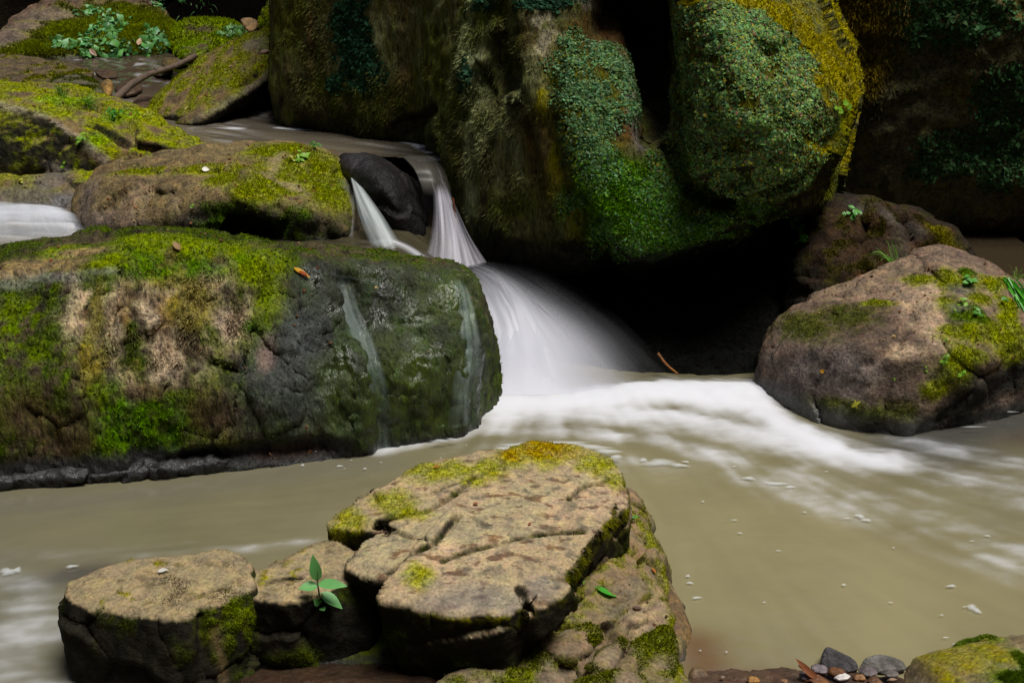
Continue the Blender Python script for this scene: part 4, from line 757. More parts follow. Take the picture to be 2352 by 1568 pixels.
oM, SM = rock('low_block', 'low tan block joining the square block to the layered slab, with a green seedling', 'rock', [Mb], .0065,
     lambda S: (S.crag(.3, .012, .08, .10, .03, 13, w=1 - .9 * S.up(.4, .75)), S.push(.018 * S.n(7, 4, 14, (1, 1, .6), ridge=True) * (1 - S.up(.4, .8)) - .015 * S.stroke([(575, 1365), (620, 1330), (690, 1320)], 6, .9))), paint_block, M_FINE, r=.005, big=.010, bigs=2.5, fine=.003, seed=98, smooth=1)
moss_tufts(oM, SM, o_s[oM.name][2], SM.moss, 16000, .008, .0022, 1.2, seed=19)
small('mud_patch', 'wet brown mud at the foot of the low block under the layered slab', 'mud', pts((540, 1545, 'z', .02), (640, 1535, 'z', .03), (800, 1530, 'z', .035), (1010, 1530, 'z', .03), (560, 1700, 'z', .02), (1000, 1700, 'z', .02), (540, 1700, 'z', -.15), (1010, 1700, 'z', -.15), (540, 1500, 'z', -.15), (1010, 1480, 'z', -.15)), (.04, .024, .015), None, .009, .8, r=.02, mat=M_WET, seed=16)
# dark back of the hollow under the slab
small('hollow_rock', 'black wet rock in the hollow below the layered slab', 'rock', pts((700, 1440, 'z', .06), (900, 1430, 'z', .08), (1150, 1450, 'z', .06), (1000, 1540, 'z', .0), (720, 1540, 'z', .0), (700, 1700, 'z', -.15), (1100, 1700, 'z', -.15), (900, 1400, 'z', -.2), (1150, 1420, 'z', -.2)), (.022, .02, .018), .75, .011, .6, r=.03, mat=M_WET, seed=15)

# ------------------------------------------------------------------ the near bank
def paint_bank(S):
    one = np.ones(len(S.P)); n2 = S.n(20, 4, 8)
    S.put((.17, .13, .07), one, 0, 0); S.put((.24, .22, .14), sstep(0, .4, n2) * .7)
    S.put((.22, .19, .015), S.blobs([(2190, 1510, 90, 20), (2280, 1490, 60, 12), (2150, 1540, 40, 20)], soft=.6, wob=.7, ws=12) * .9, .7)
    S.put((.065, .10, .012), S.blobs([(2345, 1562, 60, 26), (2365, 1530, 24, 22)], soft=.5, wob=.6, ws=12) * .95, 1)
    S.put((.09, .065, .04), S.blobs([(2090, 1525, 30, 24)], soft=.6) * .8, .2)
Bk = pts((2062, 1530, 'z', .03), (2085, 1503, 'z', .06), (2130, 1490, 'z', .085), (2220, 1486, 'z', .11), (2290, 1470, 'z', .14), (2352, 1452, 'z', .17), (2480, 1430, 'z', .2), (2060, 1600, 'z', .0), (2300, 1600, 'z', .12), (2480, 1600, 'z', .16), (2100, 1720, 'z', -.1), (2480, 1720, 'z', .0), (2100, 1500, 'z', -.1), (2480, 1450, 'z', -.1))
oN, SN = rock('mossy_bank_rock', 'yellow and green mossy rock at the corner of the near bank', 'rock', [Bk], .0078, None, paint_bank, M_FINE, r=.03, big=.015, bigs=4, fine=.006, seed=101)
moss_tufts(oN, SN, o_s[oN.name][2], sstep(.75, .95, SN.moss), 16000, .011, .0025, 1.25, seed=20)
small('wet_bank_rock', 'low brown wet shelf of rock at the water edge of the near bank', 'rock', pts((1575, 1545, 'z', .0), (1640, 1532, 'z', .015), (1760, 1534, 'z', .015), (1840, 1548, 'z', .012), (1900, 1560, 'z', .02), (2080, 1560, 'z', .02), (1580, 1640, 'z', .02), (2080, 1640, 'z', .02), (1580, 1700, 'z', -.1), (2080, 1700, 'z', -.1), (1600, 1520, 'z', -.12), (2080, 1520, 'z', -.12)), (.075, .045, .03), None, .0085, .7, r=.012, mat=M_WET, seed=31)
small('pointed_stone', 'dark grey pointed stone among pebbles on the near bank', 'stone', pts((1878, 1538, 'z', .015), (1884, 1510, 'z', .035), (1897, 1481, 'z', .062), (1920, 1490, 'z', .055), (1965, 1515, 'z', .035), (1972, 1538, 'z', .015), (1930, 1548, 'z', .005), (1905, 1500, 'z', -.02), (1960, 1530, 'z', -.04)), (.06, .055, .058), None, .0055, .25, r=.006, mat=M_WET, seed=32, big=.004)
small('grey_cobble', 'rounded grey cobble between the pointed stone and the mossy bank rock', 'cobble', pts((1972, 1535, 'z', .015), (1985, 1512, 'z', .035), (2030, 1500, 'z', .045), (2065, 1510, 'z', .04), (2082, 1535, 'z', .02), (2030, 1548, 'z', .01), (2000, 1510, 'z', -.03), (2070, 1530, 'z', -.03)), (.15, .14, .125), None, .0055, .15, r=.012, mat=M_WET, seed=33, big=.006)
small('bank_knob', 'small ochre wet knob of rock at the foot of the mossy ledge', 'stone', pts((1578, 1560, 'z', .0), (1585, 1535, 'z', .02), (1605, 1528, 'z', .03), (1630, 1545, 'z', .02), (1640, 1570, 'z', .0), (1600, 1590, 'z', -.01), (1600, 1540, 'z', -.04), (1630, 1560, 'z', -.03)), (.13, .085, .045), None, .006, .6, r=.01, mat=M_WET, seed=34, big=.006)
PEB = [(1880, 1538, 26, 12, (.17, .14, .15), 'grey striped pebble beside the curled red leaf'), (1920, 1545, 26, 12, (.20, .085, .03), 'orange brown pebble just in front of the pointed stone'), (1995, 1541, 26, 9, (.12, .10, .10), 'flat grey pebble below the grey cobble'), (2045, 1546, 24, 9, (.13, .11, .10), 'dark flat pebble next to the mossy bank rock'),
       (1936, 1554, 24, 9, (.62, .58, .56), 'bright white wet pebble'), (1975, 1556, 16, 8, (.26, .13, .05), 'orange tan pebble beside the white pebble'), (1850, 1552, 22, 8, (.16, .13, .13), 'small grey pebble at the base of the curled red leaf'), (2010, 1562, 20, 9, (.16, .08, .04), 'reddish pebble between the white pebble and mossy bank rock'), (2050, 1563, 16, 7, (.30, .2, .13), 'pale pink pebble against the mossy bank rock'),
       (1730, 1562, 18, 8, (.32, .16, .04), 'golden brown pebble alone on the wet shelf'), (1800, 1563, 16, 6, (.22, .12, .06), 'light brown pebble midway along the wet shelf'), (1880, 1563, 26, 8, (.16, .07, .03), 'rust coloured pebble at the very bottom below the striped pebble'), (1660, 1554, 10, 5, (.2, .15, .1), 'tiny tan pebble near the ochre knob')]
for i, (x, y, rx, ry, c, lab) in enumerate(PEB):
    R = np.random.default_rng(i + 60); P0 = pZ(x, y, .026); s = np.linalg.norm(P0 - CAM) / FOC
    D = R.normal(size=(14, 3)); D /= np.linalg.norm(D, axis=1, keepdims=True)
    small('pebble', lab, 'pebble', list(P0 + D * np.array([rx, rx * .8, ry]) * s), c, None, .004, .55, r=.004, mat=M_WET, seed=40 + i, group='pebbles on the near bank', big=.002)
# ------------------------------------------------------------------ water
def water_material():
    m, nt = new_mat('stream_water'); t = NT(nt)
    foam = t.attr('foam').outputs['Fac']; col = t.attr('col').outputs['Color']
    geo = t.n('ShaderNodeTexCoord').outputs['Object']
    c = t.mixc(foam, col, (.60, .61, .655, 1))
    n = t.noise(geo, 9, 3); b = t.n('ShaderNodeBump', ins={'Strength': .12, 'Distance': .02, 'Height': n})
    p = t.n('ShaderNodeBsdfPrincipled', ins={'Base Color': c, 'Roughness': t.mixf(foam, .10, .75), 'IOR': 1.45, 'Normal': b.outputs[0]})
    t.nt.links.new(t.mixf(foam, .5, .1), p.inputs['Specular IOR Level'])
    t.n('ShaderNodeOutputMaterial', ins={0: p.outputs[0]}); return m
def silk_material():
    m, nt = new_mat('falling_water'); t = NT(nt)
    a = t.attr('alpha').outputs['Fac']; col = t.attr('col').outputs['Color']
    d = t.n('ShaderNodeBsdfDiffuse', ins={0: col}); tr = t.n('ShaderNodeBsdfTranslucent', ins={0: col}); g = t.n('ShaderNodeBsdfGlossy', ins={0: (1, 1, 1, 1), 'Roughness': .5})
    mx = t.n('ShaderNodeMixShader', ins={0: .3, 1: d.outputs[0], 2: tr.outputs[0]}); mg = t.n('ShaderNodeMixShader', ins={0: .05, 1: mx.outputs[0], 2: g.outputs[0]})
    tp = t.n('ShaderNodeBsdfTransparent'); o = t.n('ShaderNodeMixShader', ins={0: a, 1: tp.outputs[0], 2: mg.outputs[0]})
    t.n('ShaderNodeOutputMaterial', ins={0: o.outputs[0]}); return m
M_WATER = water_material(); M_SILK = silk_material()
MUD = np.array((.205, .184, .104))

def segdist(P, path):
    m = np.full(len(P), 1e9)
    for a, b in zip(path, path[1:]):
        ab = (b - a)[:2]; u = np.clip(((P[:, :2] - a[:2]) @ ab) / max(ab @ ab, 1e-9), 0, 1)
        m = np.minimum(m, np.linalg.norm(P[:, :2] - a[:2] - u[:, None] * ab, axis=1))
    return m
def zpath(rows, z=0.0): return [pZ(x, y, z) for x, y in rows]
def band(P, rows, w, z=0.0, wob=.35, ws=4, seed=1):
    return np.exp(-(segdist(P, zpath(rows, z)) / (w * (1 + wob * fbm(P, ws, 3, seed)))) ** 2)
def lic(tex, vx, vy, n=26):
    """smear a noise texture along the current, as a long exposure does with drifting foam"""
    nx, ny = tex.shape; I, J = np.meshgrid(np.arange(nx, dtype=np.float32), np.arange(ny, dtype=np.float32), indexing='ij'); acc = tex.copy(); tot = 1.0
    for sg in (1, -1):
        x, y = I.copy(), J.copy()
        for k in range(n):
            a = x.astype(int).clip(0, nx - 1); b = y.astype(int).clip(0, ny - 1)
            x = (x + sg * vx[a, b]).clip(0, nx - 1); y = (y + sg * vy[a, b]).clip(0, ny - 1)
            w = 1 - k / n; acc += w * tex[x.astype(int), y.astype(int)]; tot += w
    return acc / tot
def grid(x0, x1, y0, y1, h):
    x = np.arange(x0, x1, h); y = np.arange(y0, y1, h); X, Y = np.meshgrid(x, y, indexing='ij'); i = np.arange(X.size).reshape(X.shape)
    Q = np.stack([i[:-1, :-1], i[1:, :-1], i[1:, 1:], i[:-1, 1:]], -1).reshape(-1, 4)
    return np.stack([X.ravel(), Y.ravel(), np.zeros(X.size)], 1), Q, X.shape
def flow_noise(shape, v, seed, blur=1, n=26):
    R = np.random.default_rng(seed); t = R.random(shape).astype(np.float32)
    for _ in range(blur): t = (t + np.roll(t, 1, 0) + np.roll(t, 1, 1) + np.roll(t, -1, 0) + np.roll(t, -1, 1)) / 5
    s = lic(t, v[..., 0], v[..., 1], n); s = (s - s.mean()) / s.std(); return s.ravel()

def lower_pool():
    P, Q, sh = grid(-3.0, 3.4, 2.62, 9.4, .0115)
    src = np.array((.25, 6.4)); d = P[:, :2] - src; r = np.linalg.norm(d, axis=1, keepdims=True); v = d / r
    v[:, 0] += .5 * fbm(P, 1.6, 3, 4) + .9 * sstep(.9, 2.2, P[:, 0]) ; v[:, 1] += .35 * fbm(P, .9, 3, 9) + .25 * sstep(4.6, 3.4, P[:, 1]) if False else .55 * fbm(P, 1.6, 3, 9)
    left = (1 - sstep(-.6, .1, P[:, 0])) * (1 - sstep(4.2, 5.0, P[:, 1])); v = v * (1 - left[:, None]) + left[:, None] * np.array((-1.0, -.25)) + 0 * v
    v[:, 1] += left * .3 * fbm(P, 1.5, 2, 19)
    v /= np.linalg.norm(v, axis=1, keepdims=True); v = v.reshape(sh + (2,))
    s1 = flow_noise(sh, v, 3, 2, 30); s2 = flow_noise(sh, v, 5, 5, 40); n = fbm(P, 3, 4, 12)
    D4 = lambda a, b: (a ** 4 + b ** 4) ** .25
    D = 1.15 * band(P, [(1110, 925), (1250, 930), (1450, 912), (1600, 905), (1740, 910)], .17)
    D = D4(D, 1.1 * band(P, [(1480, 905), (1600, 925), (1740, 940), (1800, 985), (1900, 1030)], .13))
    D = D4(D, .85 * band(P, [(1150, 950), (1400, 950), (1650, 975), (1850, 1030), (2050, 1070)], .15))
    D = D4(D, .58 * band(P, [(1800, 1000), (1930, 1035), (2060, 1065)], .20)); D = D4(D, .38 * band(P, [(2000, 1050), (2200, 1105), (2420, 1165)], .26))
    D = D4(D, .42 * band(P, [(1900, 1030), (2100, 1020), (2420, 1080)], .12)) 
    D = D4(D, .34 * band(P, [(1850, 1090), (2050, 1160), (2420, 1290)], .22))
    D = D4(D, .55 * band(P, [(1090, 985), (1300, 990), (1500, 1010), (1700, 1060)], .10))
    D = D4(D, .5 * band(P, [(870, 1040), (960, 1020), (1080, 1000)], .05))
    D = D4(D, .30 * band(P, [(1100, 1020), (1400, 1060), (1750, 1110), (2050, 1210), (2300, 1300)], .16))
    D = D4(D, .29 * band(P, [(-100, 1320), (30, 1350), (80, 1430), (60, 1560)], .20))
    D = D4(D, .42 * band(P, [(-60, 1560), (60, 1555), (150, 1600)], .08)); D = D4(D, .36 * band(P, [(-60, 1450), (150, 1455)], .06))
    D = D4(D, .30 * band(P, [(440, 1250), (560, 1262), (720, 1240)], .05)); D = D4(D, .24 * band(P, [(-50, 1270), (200, 1275), (440, 1262)], .08))
    D = D * (1 + .35 * fbm(P, 1.8, 3, 31) * (1 - sstep(.5, .9, D)))
    torn = fbm(P, 7, 4, 51, (1, 1.6, 1)); D = np.clip(D + .42 * torn * sstep(.08, .35, D) * (1 - sstep(.75, 1.1, D)), 0, 2)
    foam = .96 * sstep(.08, 1.2, D + (.05 * s1 + .075 * s2) * sstep(.1, .4, D) * (1.2 - np.clip(D, 0, 1)) + .22 * n * sstep(.05, .4, D)) 
    # faint drifting specks
    yl = np.clip(band(P, [(1550, 1180), (1750, 1250), (2000, 1380)], .8), 0, 1)[:, None]; col = MUD * (1 + .16 * n + .02 * s2)[:, None] * (.72 + .34 * yl * np.array((1.05, 1.0, .85)))
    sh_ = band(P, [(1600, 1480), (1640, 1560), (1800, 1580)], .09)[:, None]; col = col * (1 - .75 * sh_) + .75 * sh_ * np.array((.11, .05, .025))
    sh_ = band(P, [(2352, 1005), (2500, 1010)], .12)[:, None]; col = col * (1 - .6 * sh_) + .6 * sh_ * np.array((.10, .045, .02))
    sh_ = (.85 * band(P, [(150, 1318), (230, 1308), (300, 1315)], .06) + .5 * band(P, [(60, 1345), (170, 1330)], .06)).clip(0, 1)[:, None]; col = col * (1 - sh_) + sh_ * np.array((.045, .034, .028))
    sh_ = (.9 * band(P, [(2120, 1015), (2260, 975), (2420, 960)], .28)).clip(0, 1)[:, None]; col = col * (1 - sh_) + sh_ * np.array((.05, .05, .048))  # dark grey sky sheen painted into the water colour
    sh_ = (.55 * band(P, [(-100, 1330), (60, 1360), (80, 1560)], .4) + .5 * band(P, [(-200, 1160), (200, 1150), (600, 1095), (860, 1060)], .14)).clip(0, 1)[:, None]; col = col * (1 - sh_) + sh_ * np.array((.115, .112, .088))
    sh_ = sstep(5.7, 6.4, P[:, 1])[:, None]; col = col * (1 - .9 * sh_) + .9 * sh_ * np.array((.03, .019, .011))  # same muddy water, darkened in colour as shade behind the falls
    P[:, 2] = .0007 * s2 * np.clip(.35 + D, 0, 1) + .02 * sstep(.2, 1.4, D) + .004 * fbm(P, 4, 3, 6)
    P[:, 2] += .022 * band(P, [(1480, 900), (1600, 896), (1720, 903)], .2) * (1 + .8 * n)
    ff = foam.clip(0, 1)
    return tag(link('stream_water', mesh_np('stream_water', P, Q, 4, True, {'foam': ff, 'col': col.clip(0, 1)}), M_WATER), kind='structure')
lower_pool()

def upper_pool():
    P, Q, sh = grid(-5.2, .1, 6.3, 13.0, .022)
    v = np.zeros(sh + (2,)); v[..., 0] = .75; v[..., 1] = -.65; s1 = flow_noise(sh, v, 8, 2, 14); s2 = flow_noise(sh, v, 9, 4, 20)
    n = fbm(P, 4, 4, 5); far = sstep(8.3, 9.6, P[:, 1])
    D = 1.1 * band(P, [(640, 293), (760, 300), (870, 312), (960, 335), (985, 350)], .03, .8, .5, 6) + .5 * band(P, [(440, 293), (560, 295)], .05, .8) + .6 * band(P, [(320, 268), (350, 266)], .04, .8)
    foam = sstep(.25, 1.0, D + .12 * s1 * (D > .1)) + .16 * sstep(.6, 2.2, s1) * (1 - sstep(-.75, -.6, P[:, 0]) * (P[:, 1] < 7.0)) + far * .55 * sstep(.5, 1.5, fbm(P, 5, 4, 17, (1, .5, 1)) * 3 + .3 * s1)
    col = np.array((.125, .105, .075)) * (1 + .15 * n)[:, None]; col = col * (1 - far[:, None]) + far[:, None] * np.array((.055, .038, .026)); lipd = sstep(-.95, -.55, P[:, 0])[:, None] * (1 - sstep(6.9, 7.6, P[:, 1]))[:, None]; col = col * (1 - .65 * lipd)
    P[:, 2] = .8 + .10 * far + .07 * sstep(9.6, 11, P[:, 1]) + .003 * s2 + far * .02 * fbm(P, 6, 3, 3)
    # the lip: the sheet ends inside the rocks, and bends over beside the great boulder
    lip = 6.86 + .25 * sstep(-.75, -.35, P[:, 0])
    P[:, 2] -= .10 * sstep(.12, -.1, P[:, 1] - lip) * sstep(-.6, -.45, P[:, 0]) if False else 0
    keep = (P[:, 1] > np.where(P[:, 0] < -1.95, 7.45, 6.92 - .06 * sstep(-.68, -.45, P[:, 0])))
    Q = Q[keep[Q].all(1)]
    ed = np.clip(6.98 - P[:, 1], 0, 1) * sstep(-.66, -.5, P[:, 0]); P[:, 2] -= 1.5 * ed ** 2; foam = np.maximum(foam, .30 * sstep(0, .1, ed)); col = col * (1 - .6 * sstep(0, .2, ed))[:, None]
    return tag(link('upper_pool_water', mesh_np('upper_pool_water', P, Q, 4, True, {'foam': foam.clip(0, 1), 'col': col.clip(0, 1)}), M_WATER), kind='structure')
upper_pool()

def ledge_pool():
    P, Q, sh = grid(-4.6, .02, 5.3, 7.0, .013)
    v = np.zeros(sh + (2,)); v[..., 0] = .95; v[..., 1] = -.3; s1 = flow_noise(sh, v, 18, 2, 22); s2 = flow_noise(sh, v, 19, 4, 26); n = fbm(P, 3, 4, 5)
    D = .5 * band(P, [(-200, 495), (60, 500), (150, 505)], .25, .5, .15) + .42 * band(P, [(-200, 540), (60, 545), (170, 530), (210, 548)], .22, .5, .15) + .5 * band(P, [(-100, 580), (80, 572), (200, 550)], .09, .5)
    D = D + .9 * band(P, [(880, 603), (950, 604), (1040, 612), (1090, 610)], .06, .45)
    foam = .95 * sstep(.1, 1.3, D + (.07 * s1 + .08 * s2) * sstep(.05, .2, D))
    col = np.array((.15, .13, .075)) * (1 + .1 * n)[:, None] * (1 - .68 * sstep(-1.9, -1.4, P[:, 0]))[:, None]
    rise = .5 + .05 * sstep(-1.6, -1.0, P[:, 0]) - .14 * sstep(-.6, -.28, P[:, 0]); edge = 5.42
    P[:, 2] = rise + .012 * sstep(.2, 1.1, D)  + .004 * s2 - 1.5 * np.clip(edge - P[:, 1], 0, 1) ** 2
    keep = (P[:, 0] < -.30) & (P[:, 1] > 5.44); Q = Q[keep[Q].all(1)]
    return tag(link('ledge_pool_water', mesh_np('ledge_pool_water', P, Q, 4, True, {'foam': foam.clip(0, 1), 'col': col}), M_WATER), kind='structure')
ledge_pool()

# ------------------------------------------------------------------ falls
def spline(K, n):
    """K (m,d) -> n points through them (Catmull-Rom)"""
    K = np.asarray(K, float); m = len(K); t = np.linspace(0, m - 1.0001, n); i = t.astype(int); f = (t - i)[:, None]
    g = lambda j: K[np.clip(j, 0, m - 1)]
    a, b, c, d = g(i - 1), g(i), g(i + 1), g(i + 2)
    return .5 * (2 * b + (c - a) * f + (2 * a - 5 * b + 4 * c - d) * f ** 2 + (3 * b - a - 3 * c + d) * f ** 3)
def sheet(lines, nu, nv):
    L = np.array([spline(l, nv) for l in lines])               # (k,nv,3)
    S = np.array([spline(L[:, j], nu) for j in range(nv)])      # (nv,nu,3)
    return S
def streaks(nu, nv, seed, fr=(9, 24, 60)):
    u = np.linspace(0, 1, nu); v = np.linspace(0, 1, nv); U, V = np.meshgrid(u, v); s = 0
    for k, f in enumerate(fr): s = s + fbm(np.stack([U.ravel() * f, V.ravel() * 1.6, 0 * U.ravel() + seed], 1), 1, 2, seed + k).reshape(nv, nu) / (1 + .4 * k)
    return U, V, s
def fall_mesh(name, S, alpha, tint=(.68, .69, .77), parent=None, rough=0.0, seed=0):
    nv, nu, _ = S.shape; i = np.arange(nv * nu).reshape(nv, nu)
    Q = np.stack([i[:-1, :-1], i[:-1, 1:], i[1:, 1:], i[1:, :-1]], -1).reshape(-1, 4); P = S.reshape(-1, 3)
    a = alpha.ravel().clip(0, 1); keep = a[Q].max(1) > .004
    return link(name, mesh_np(name, P, Q[keep], 4, True, {'alpha': a, 'col': np.tile(np.array(tint), (len(P), 1))}), M_SILK, parent)

# main cascade
LN = [[pY(1058, 612, 6.12), pY(1092, 672, 5.98), pY(1122, 780, 5.72), pZ(1143, 915, .0)],
      [pY(1066, 606, 6.14), pY(1140, 655, 5.98), pY(1185, 770, 5.72), pZ(1205, 915, .0)],
      [pY(1078, 601, 6.16), pY(1165, 660, 5.98), pY(1250, 775, 5.72), pZ(1300, 915, .0)],
      [pY(1090, 598, 6.18), pY(1190, 660, 6.0), pY(1316, 775, 5.74), pZ(1420, 910, .0)],
      [pY(1098, 595, 6.2), pY(1212, 648, 6.03), pY(1366, 762, 5.78), pZ(1500, 902, .0)],
      [pY(1106, 592, 6.22), pY(1250, 634, 6.08), pY(1425, 742, 5.84), pZ(1575, 892, .0)]]
cas = None
for k, (dy, dz, am, cut) in enumerate(((0, 0, .85, .54), (.06, .03, .42, .66))):
    S = sheet(LN, 260, 90); U, V, s = streaks(260, 90, 10 * k + 3)
    lump = fbm(np.stack([U.ravel() * 5, V.ravel() * 2, 0 * U.ravel() + k], 1), 1, 3, 5).reshape(U.shape)
    S = S + np.array([0, dy, dz]) * np.sin(V * np.pi)[..., None] + (.035 * lump * np.sin(V * np.pi))[..., None] * np.array([0, -1, .3])
    body = 1 - sstep(cut - .36, cut + .28, U + .07 * s * (1 - .6 * V) + .10 * lump - .14 * (V - .5))
    a = am * body * (.72 + (.17 * s + .5 * lump) * (1 - .85 * V) + .5 * V) + (.02 + .05 * s) * (1 - U) ** .5 * (V > .02)
    a = a * (1 if k == 0 else 1 - sstep(.72, .95, V)) * sstep(0, .16, V + .05 * s) * sstep(0, .03, 1 - U) * (.22 + .78 * sstep(.12, .66, V + .05 * s + .1 * lump)) * sstep(-.01, .03, U)
    # sparse outer threads
    a = a + sstep(.45, 1.1, s) * .04 * (1 - sstep(.75, 1.0, U)) * sstep(.02, .3, V)
    cas = fall_mesh('waterfall' if cas is None else 'water_veil', S, a.clip(0, .97), parent=None if k == 0 else cas0)
    if k == 0: cas0 = cas; tag(cas, 'wide silky white cascade fanning down beside the glistening end of the mossy boulder', 'waterfall')
# two upper falls
L1_ = [[pY(801, 392, 6.62), pY(809, 425, 6.42), pY(826, 500, 6.12), pY(868, 606, 5.92)], [pY(806, 392, 6.62), pY(820, 425, 6.42), pY(855, 500, 6.10), pY(905, 606, 5.88)], [pY(812, 394, 6.62), pY(832, 428, 6.42), pY(884, 500, 6.12), pY(947, 606, 5.92)]]
S = sheet(L1_, 120, 70); U, V, s = streaks(120, 70, 5, (6, 16, 40)); S = S + (.02 * np.sin(U * np.pi))[..., None] * np.array([0, -1, 0])
a = (.36 + .5 * s) * sstep(0, .16, U + .06 * s) * sstep(0, .10, 1 - U + .04 * s) * sstep(.02, .30, V) + .2 * sstep(0, .1, V)* sstep(0, .2, U) * sstep(0, .2, 1 - U)
f1 = tag(fall_mesh('waterfall', S, a.clip(0, .88), (.55, .61, .62)), 'narrow curved fall beside the sloping boulder, smooth pale ribbon of water', 'waterfall')
S2_ = S + np.array([0, -.03, 0]); a2 = (.25 + .5 * s) * sstep(0, .25, U) * sstep(0, .25, 1 - U) * sstep(.2, .6, V); fall_mesh('water_veil', S2_, a2.clip(0, .7), (.7, .75, .75), f1)
S3 = sheet([[pY(808, 435, 6.42), pY(800, 480, 6.3), pY(790, 560, 6.1)], [pY(816, 440, 6.4), pY(815, 490, 6.28), pY(812, 570, 6.08)]], 40, 40); U, V, s = streaks(40, 40, 6, (5, 12)); fall_mesh('water_veil', S3, ((.16 + .25 * s) * np.sin(U * np.pi) * np.sin(V * np.pi)).clip(0, .5), (.6, .62, .64), f1)
L2_ = [[pY(955, 375, 6.70), pY(985, 405, 6.58), pY(995, 470, 6.40), pY(985, 545, 6.24), pY(962, 612, 6.10)], [pY(970, 372, 6.75), pY(1000, 405, 6.60), pY(1010, 460, 6.40), pY(1014, 540, 6.22), pY(1010, 615, 6.06)],
       [pY(980, 370, 6.8), pY(1012, 408, 6.64), pY(1030, 462, 6.44), pY(1045, 540, 6.24), pY(1052, 615, 6.06)], [pY(986, 366, 6.84), pY(1020, 415, 6.68), pY(1045, 468, 6.48), pY(1078, 540, 6.28), pY(1118, 602, 6.12)]]
f2 = None
for k in range(2):
    S = sheet(L2_, 150, 90); U, V, s = streaks(150, 90, 25 + 7 * k, (7, 18, 40)); S = S + np.array([0, -.04 * k, 0])
    on = sstep(.34, .50, V + .05 * s)
    a = (.40 + .5 * s) * on * sstep(.05, .38, U + .05 * s) * sstep(0, .22, 1 - U + .05 * s) + (.08 + .16 * s) * on * sstep(0, .1, U) + .22 * (1 - on) * sstep(.45, .95, U + .2 * s) * sstep(0, .12, 1 - U) * sstep(0, .2, V)
    ob = fall_mesh('waterfall' if k == 0 else 'water_veil', S, (a * (1 - .4 * k)).clip(0, .9), (.62, .60, .68), f2)
    if k == 0: f2 = tag(ob, 'split veil of water dropping between the black glistening rock and the great boulder', 'waterfall')
RL = [[pZ(-160, 468, .60), pZ(-160, 500, .585), pZ(-170, 540, .53), pZ(-180, 585, .515)], [pZ(20, 474, .60), pZ(25, 500, .59), pZ(30, 540, .53), pZ(40, 582, .515)], [pZ(110, 478, .59), pZ(120, 505, .58), pZ(140, 540, .53), pZ(160, 572, .515)], [pZ(160, 486, .57), pZ(185, 512, .56), pZ(205, 540, .53), pZ(225, 560, .515)]]
rp = None
for k in range(3):
    S = sheet(RL, 120, 90); V_, U_, s_ = streaks(120, 90, 60 + 5 * k, (5, 14, 30)); U, V, s = V_, U_, s_
    nz_ = fbm(S.reshape(-1, 3), 4, 4, 3 + k, (.5, 1.6, 1)).reshape(U.shape); S = S + (.02 * nz_ + .012 * k)[..., None] * np.array([0, 0, 1.0])
    a = (.55 + .9 * nz_ + .2 * s) * (1 - sstep(.25, .95, V + .25 * nz_)) * sstep(0, .14, V + .05 * nz_) * sstep(0, .3, 1 - U + .1 * nz_) * (1 - .25 * k)
    ob = fall_mesh('rapid' if k == 0 else 'water_veil', S, a.clip(0, .9), (.72, .74, .80), rp)
    if k == 0: rp = tag(ob, 'small white rapid foaming between the ridged boulder and the mossy boulder', 'rapid')
S = sheet([[pZ(872, 343, .803), pZ(912, 354, .80), pY(946, 384, 6.66), pY(962, 415, 6.58), pY(972, 450, 6.46)], [pZ(925, 336, .803), pZ(958, 348, .80), pY(984, 380, 6.68), pY(998, 420, 6.58), pY(1004, 455, 6.44)], [pZ(972, 332, .803), pZ(1000, 350, .80), pY(1022, 392, 6.74), pY(1034, 430, 6.62), pY(1040, 465, 6.48)]], 90, 60)
U, V, s = streaks(90, 60, 41, (5, 14, 30)); a = (.72 + .2 * s) * sstep(0, .1, U) * (1 - sstep(.62, 1.0, V)) * sstep(0, .06, 1 - U) * sstep(0, .1, V)
sp_ = fall_mesh('water_veil', S, a.clip(0, .92), (.12, .11, .09), f2); at_ = sp_.data.attributes['col']; c_ = np.ones((U.size, 4), np.float32); wst = (sstep(.1, .9, s + 1.2 * (U - .75)) * sstep(.35, .6, V)).ravel()[:, None]; c_[:, :3] = np.array((.10, .09, .07)) * (1 - wst) + np.array((.42, .42, .48)) * wst; at_.data.foreach_set('color', c_.ravel())
small('lip_rock', 'black rock hidden behind the split veil of water', 'rock', pts((930, 395, 6.85), (1000, 408, 6.9), (1070, 440, 7.0), (1085, 640, 6.7), (960, 640, 6.6), (940, 480, 6.7), (1020, 500, 6.75), (930, 420, 7.4), (1080, 450, 7.4), (1080, 640, 7.4), (940, 640, 7.4)), (.018, .016, .016), None, .016, .05, r=.05, mat=M_WET, seed=77)

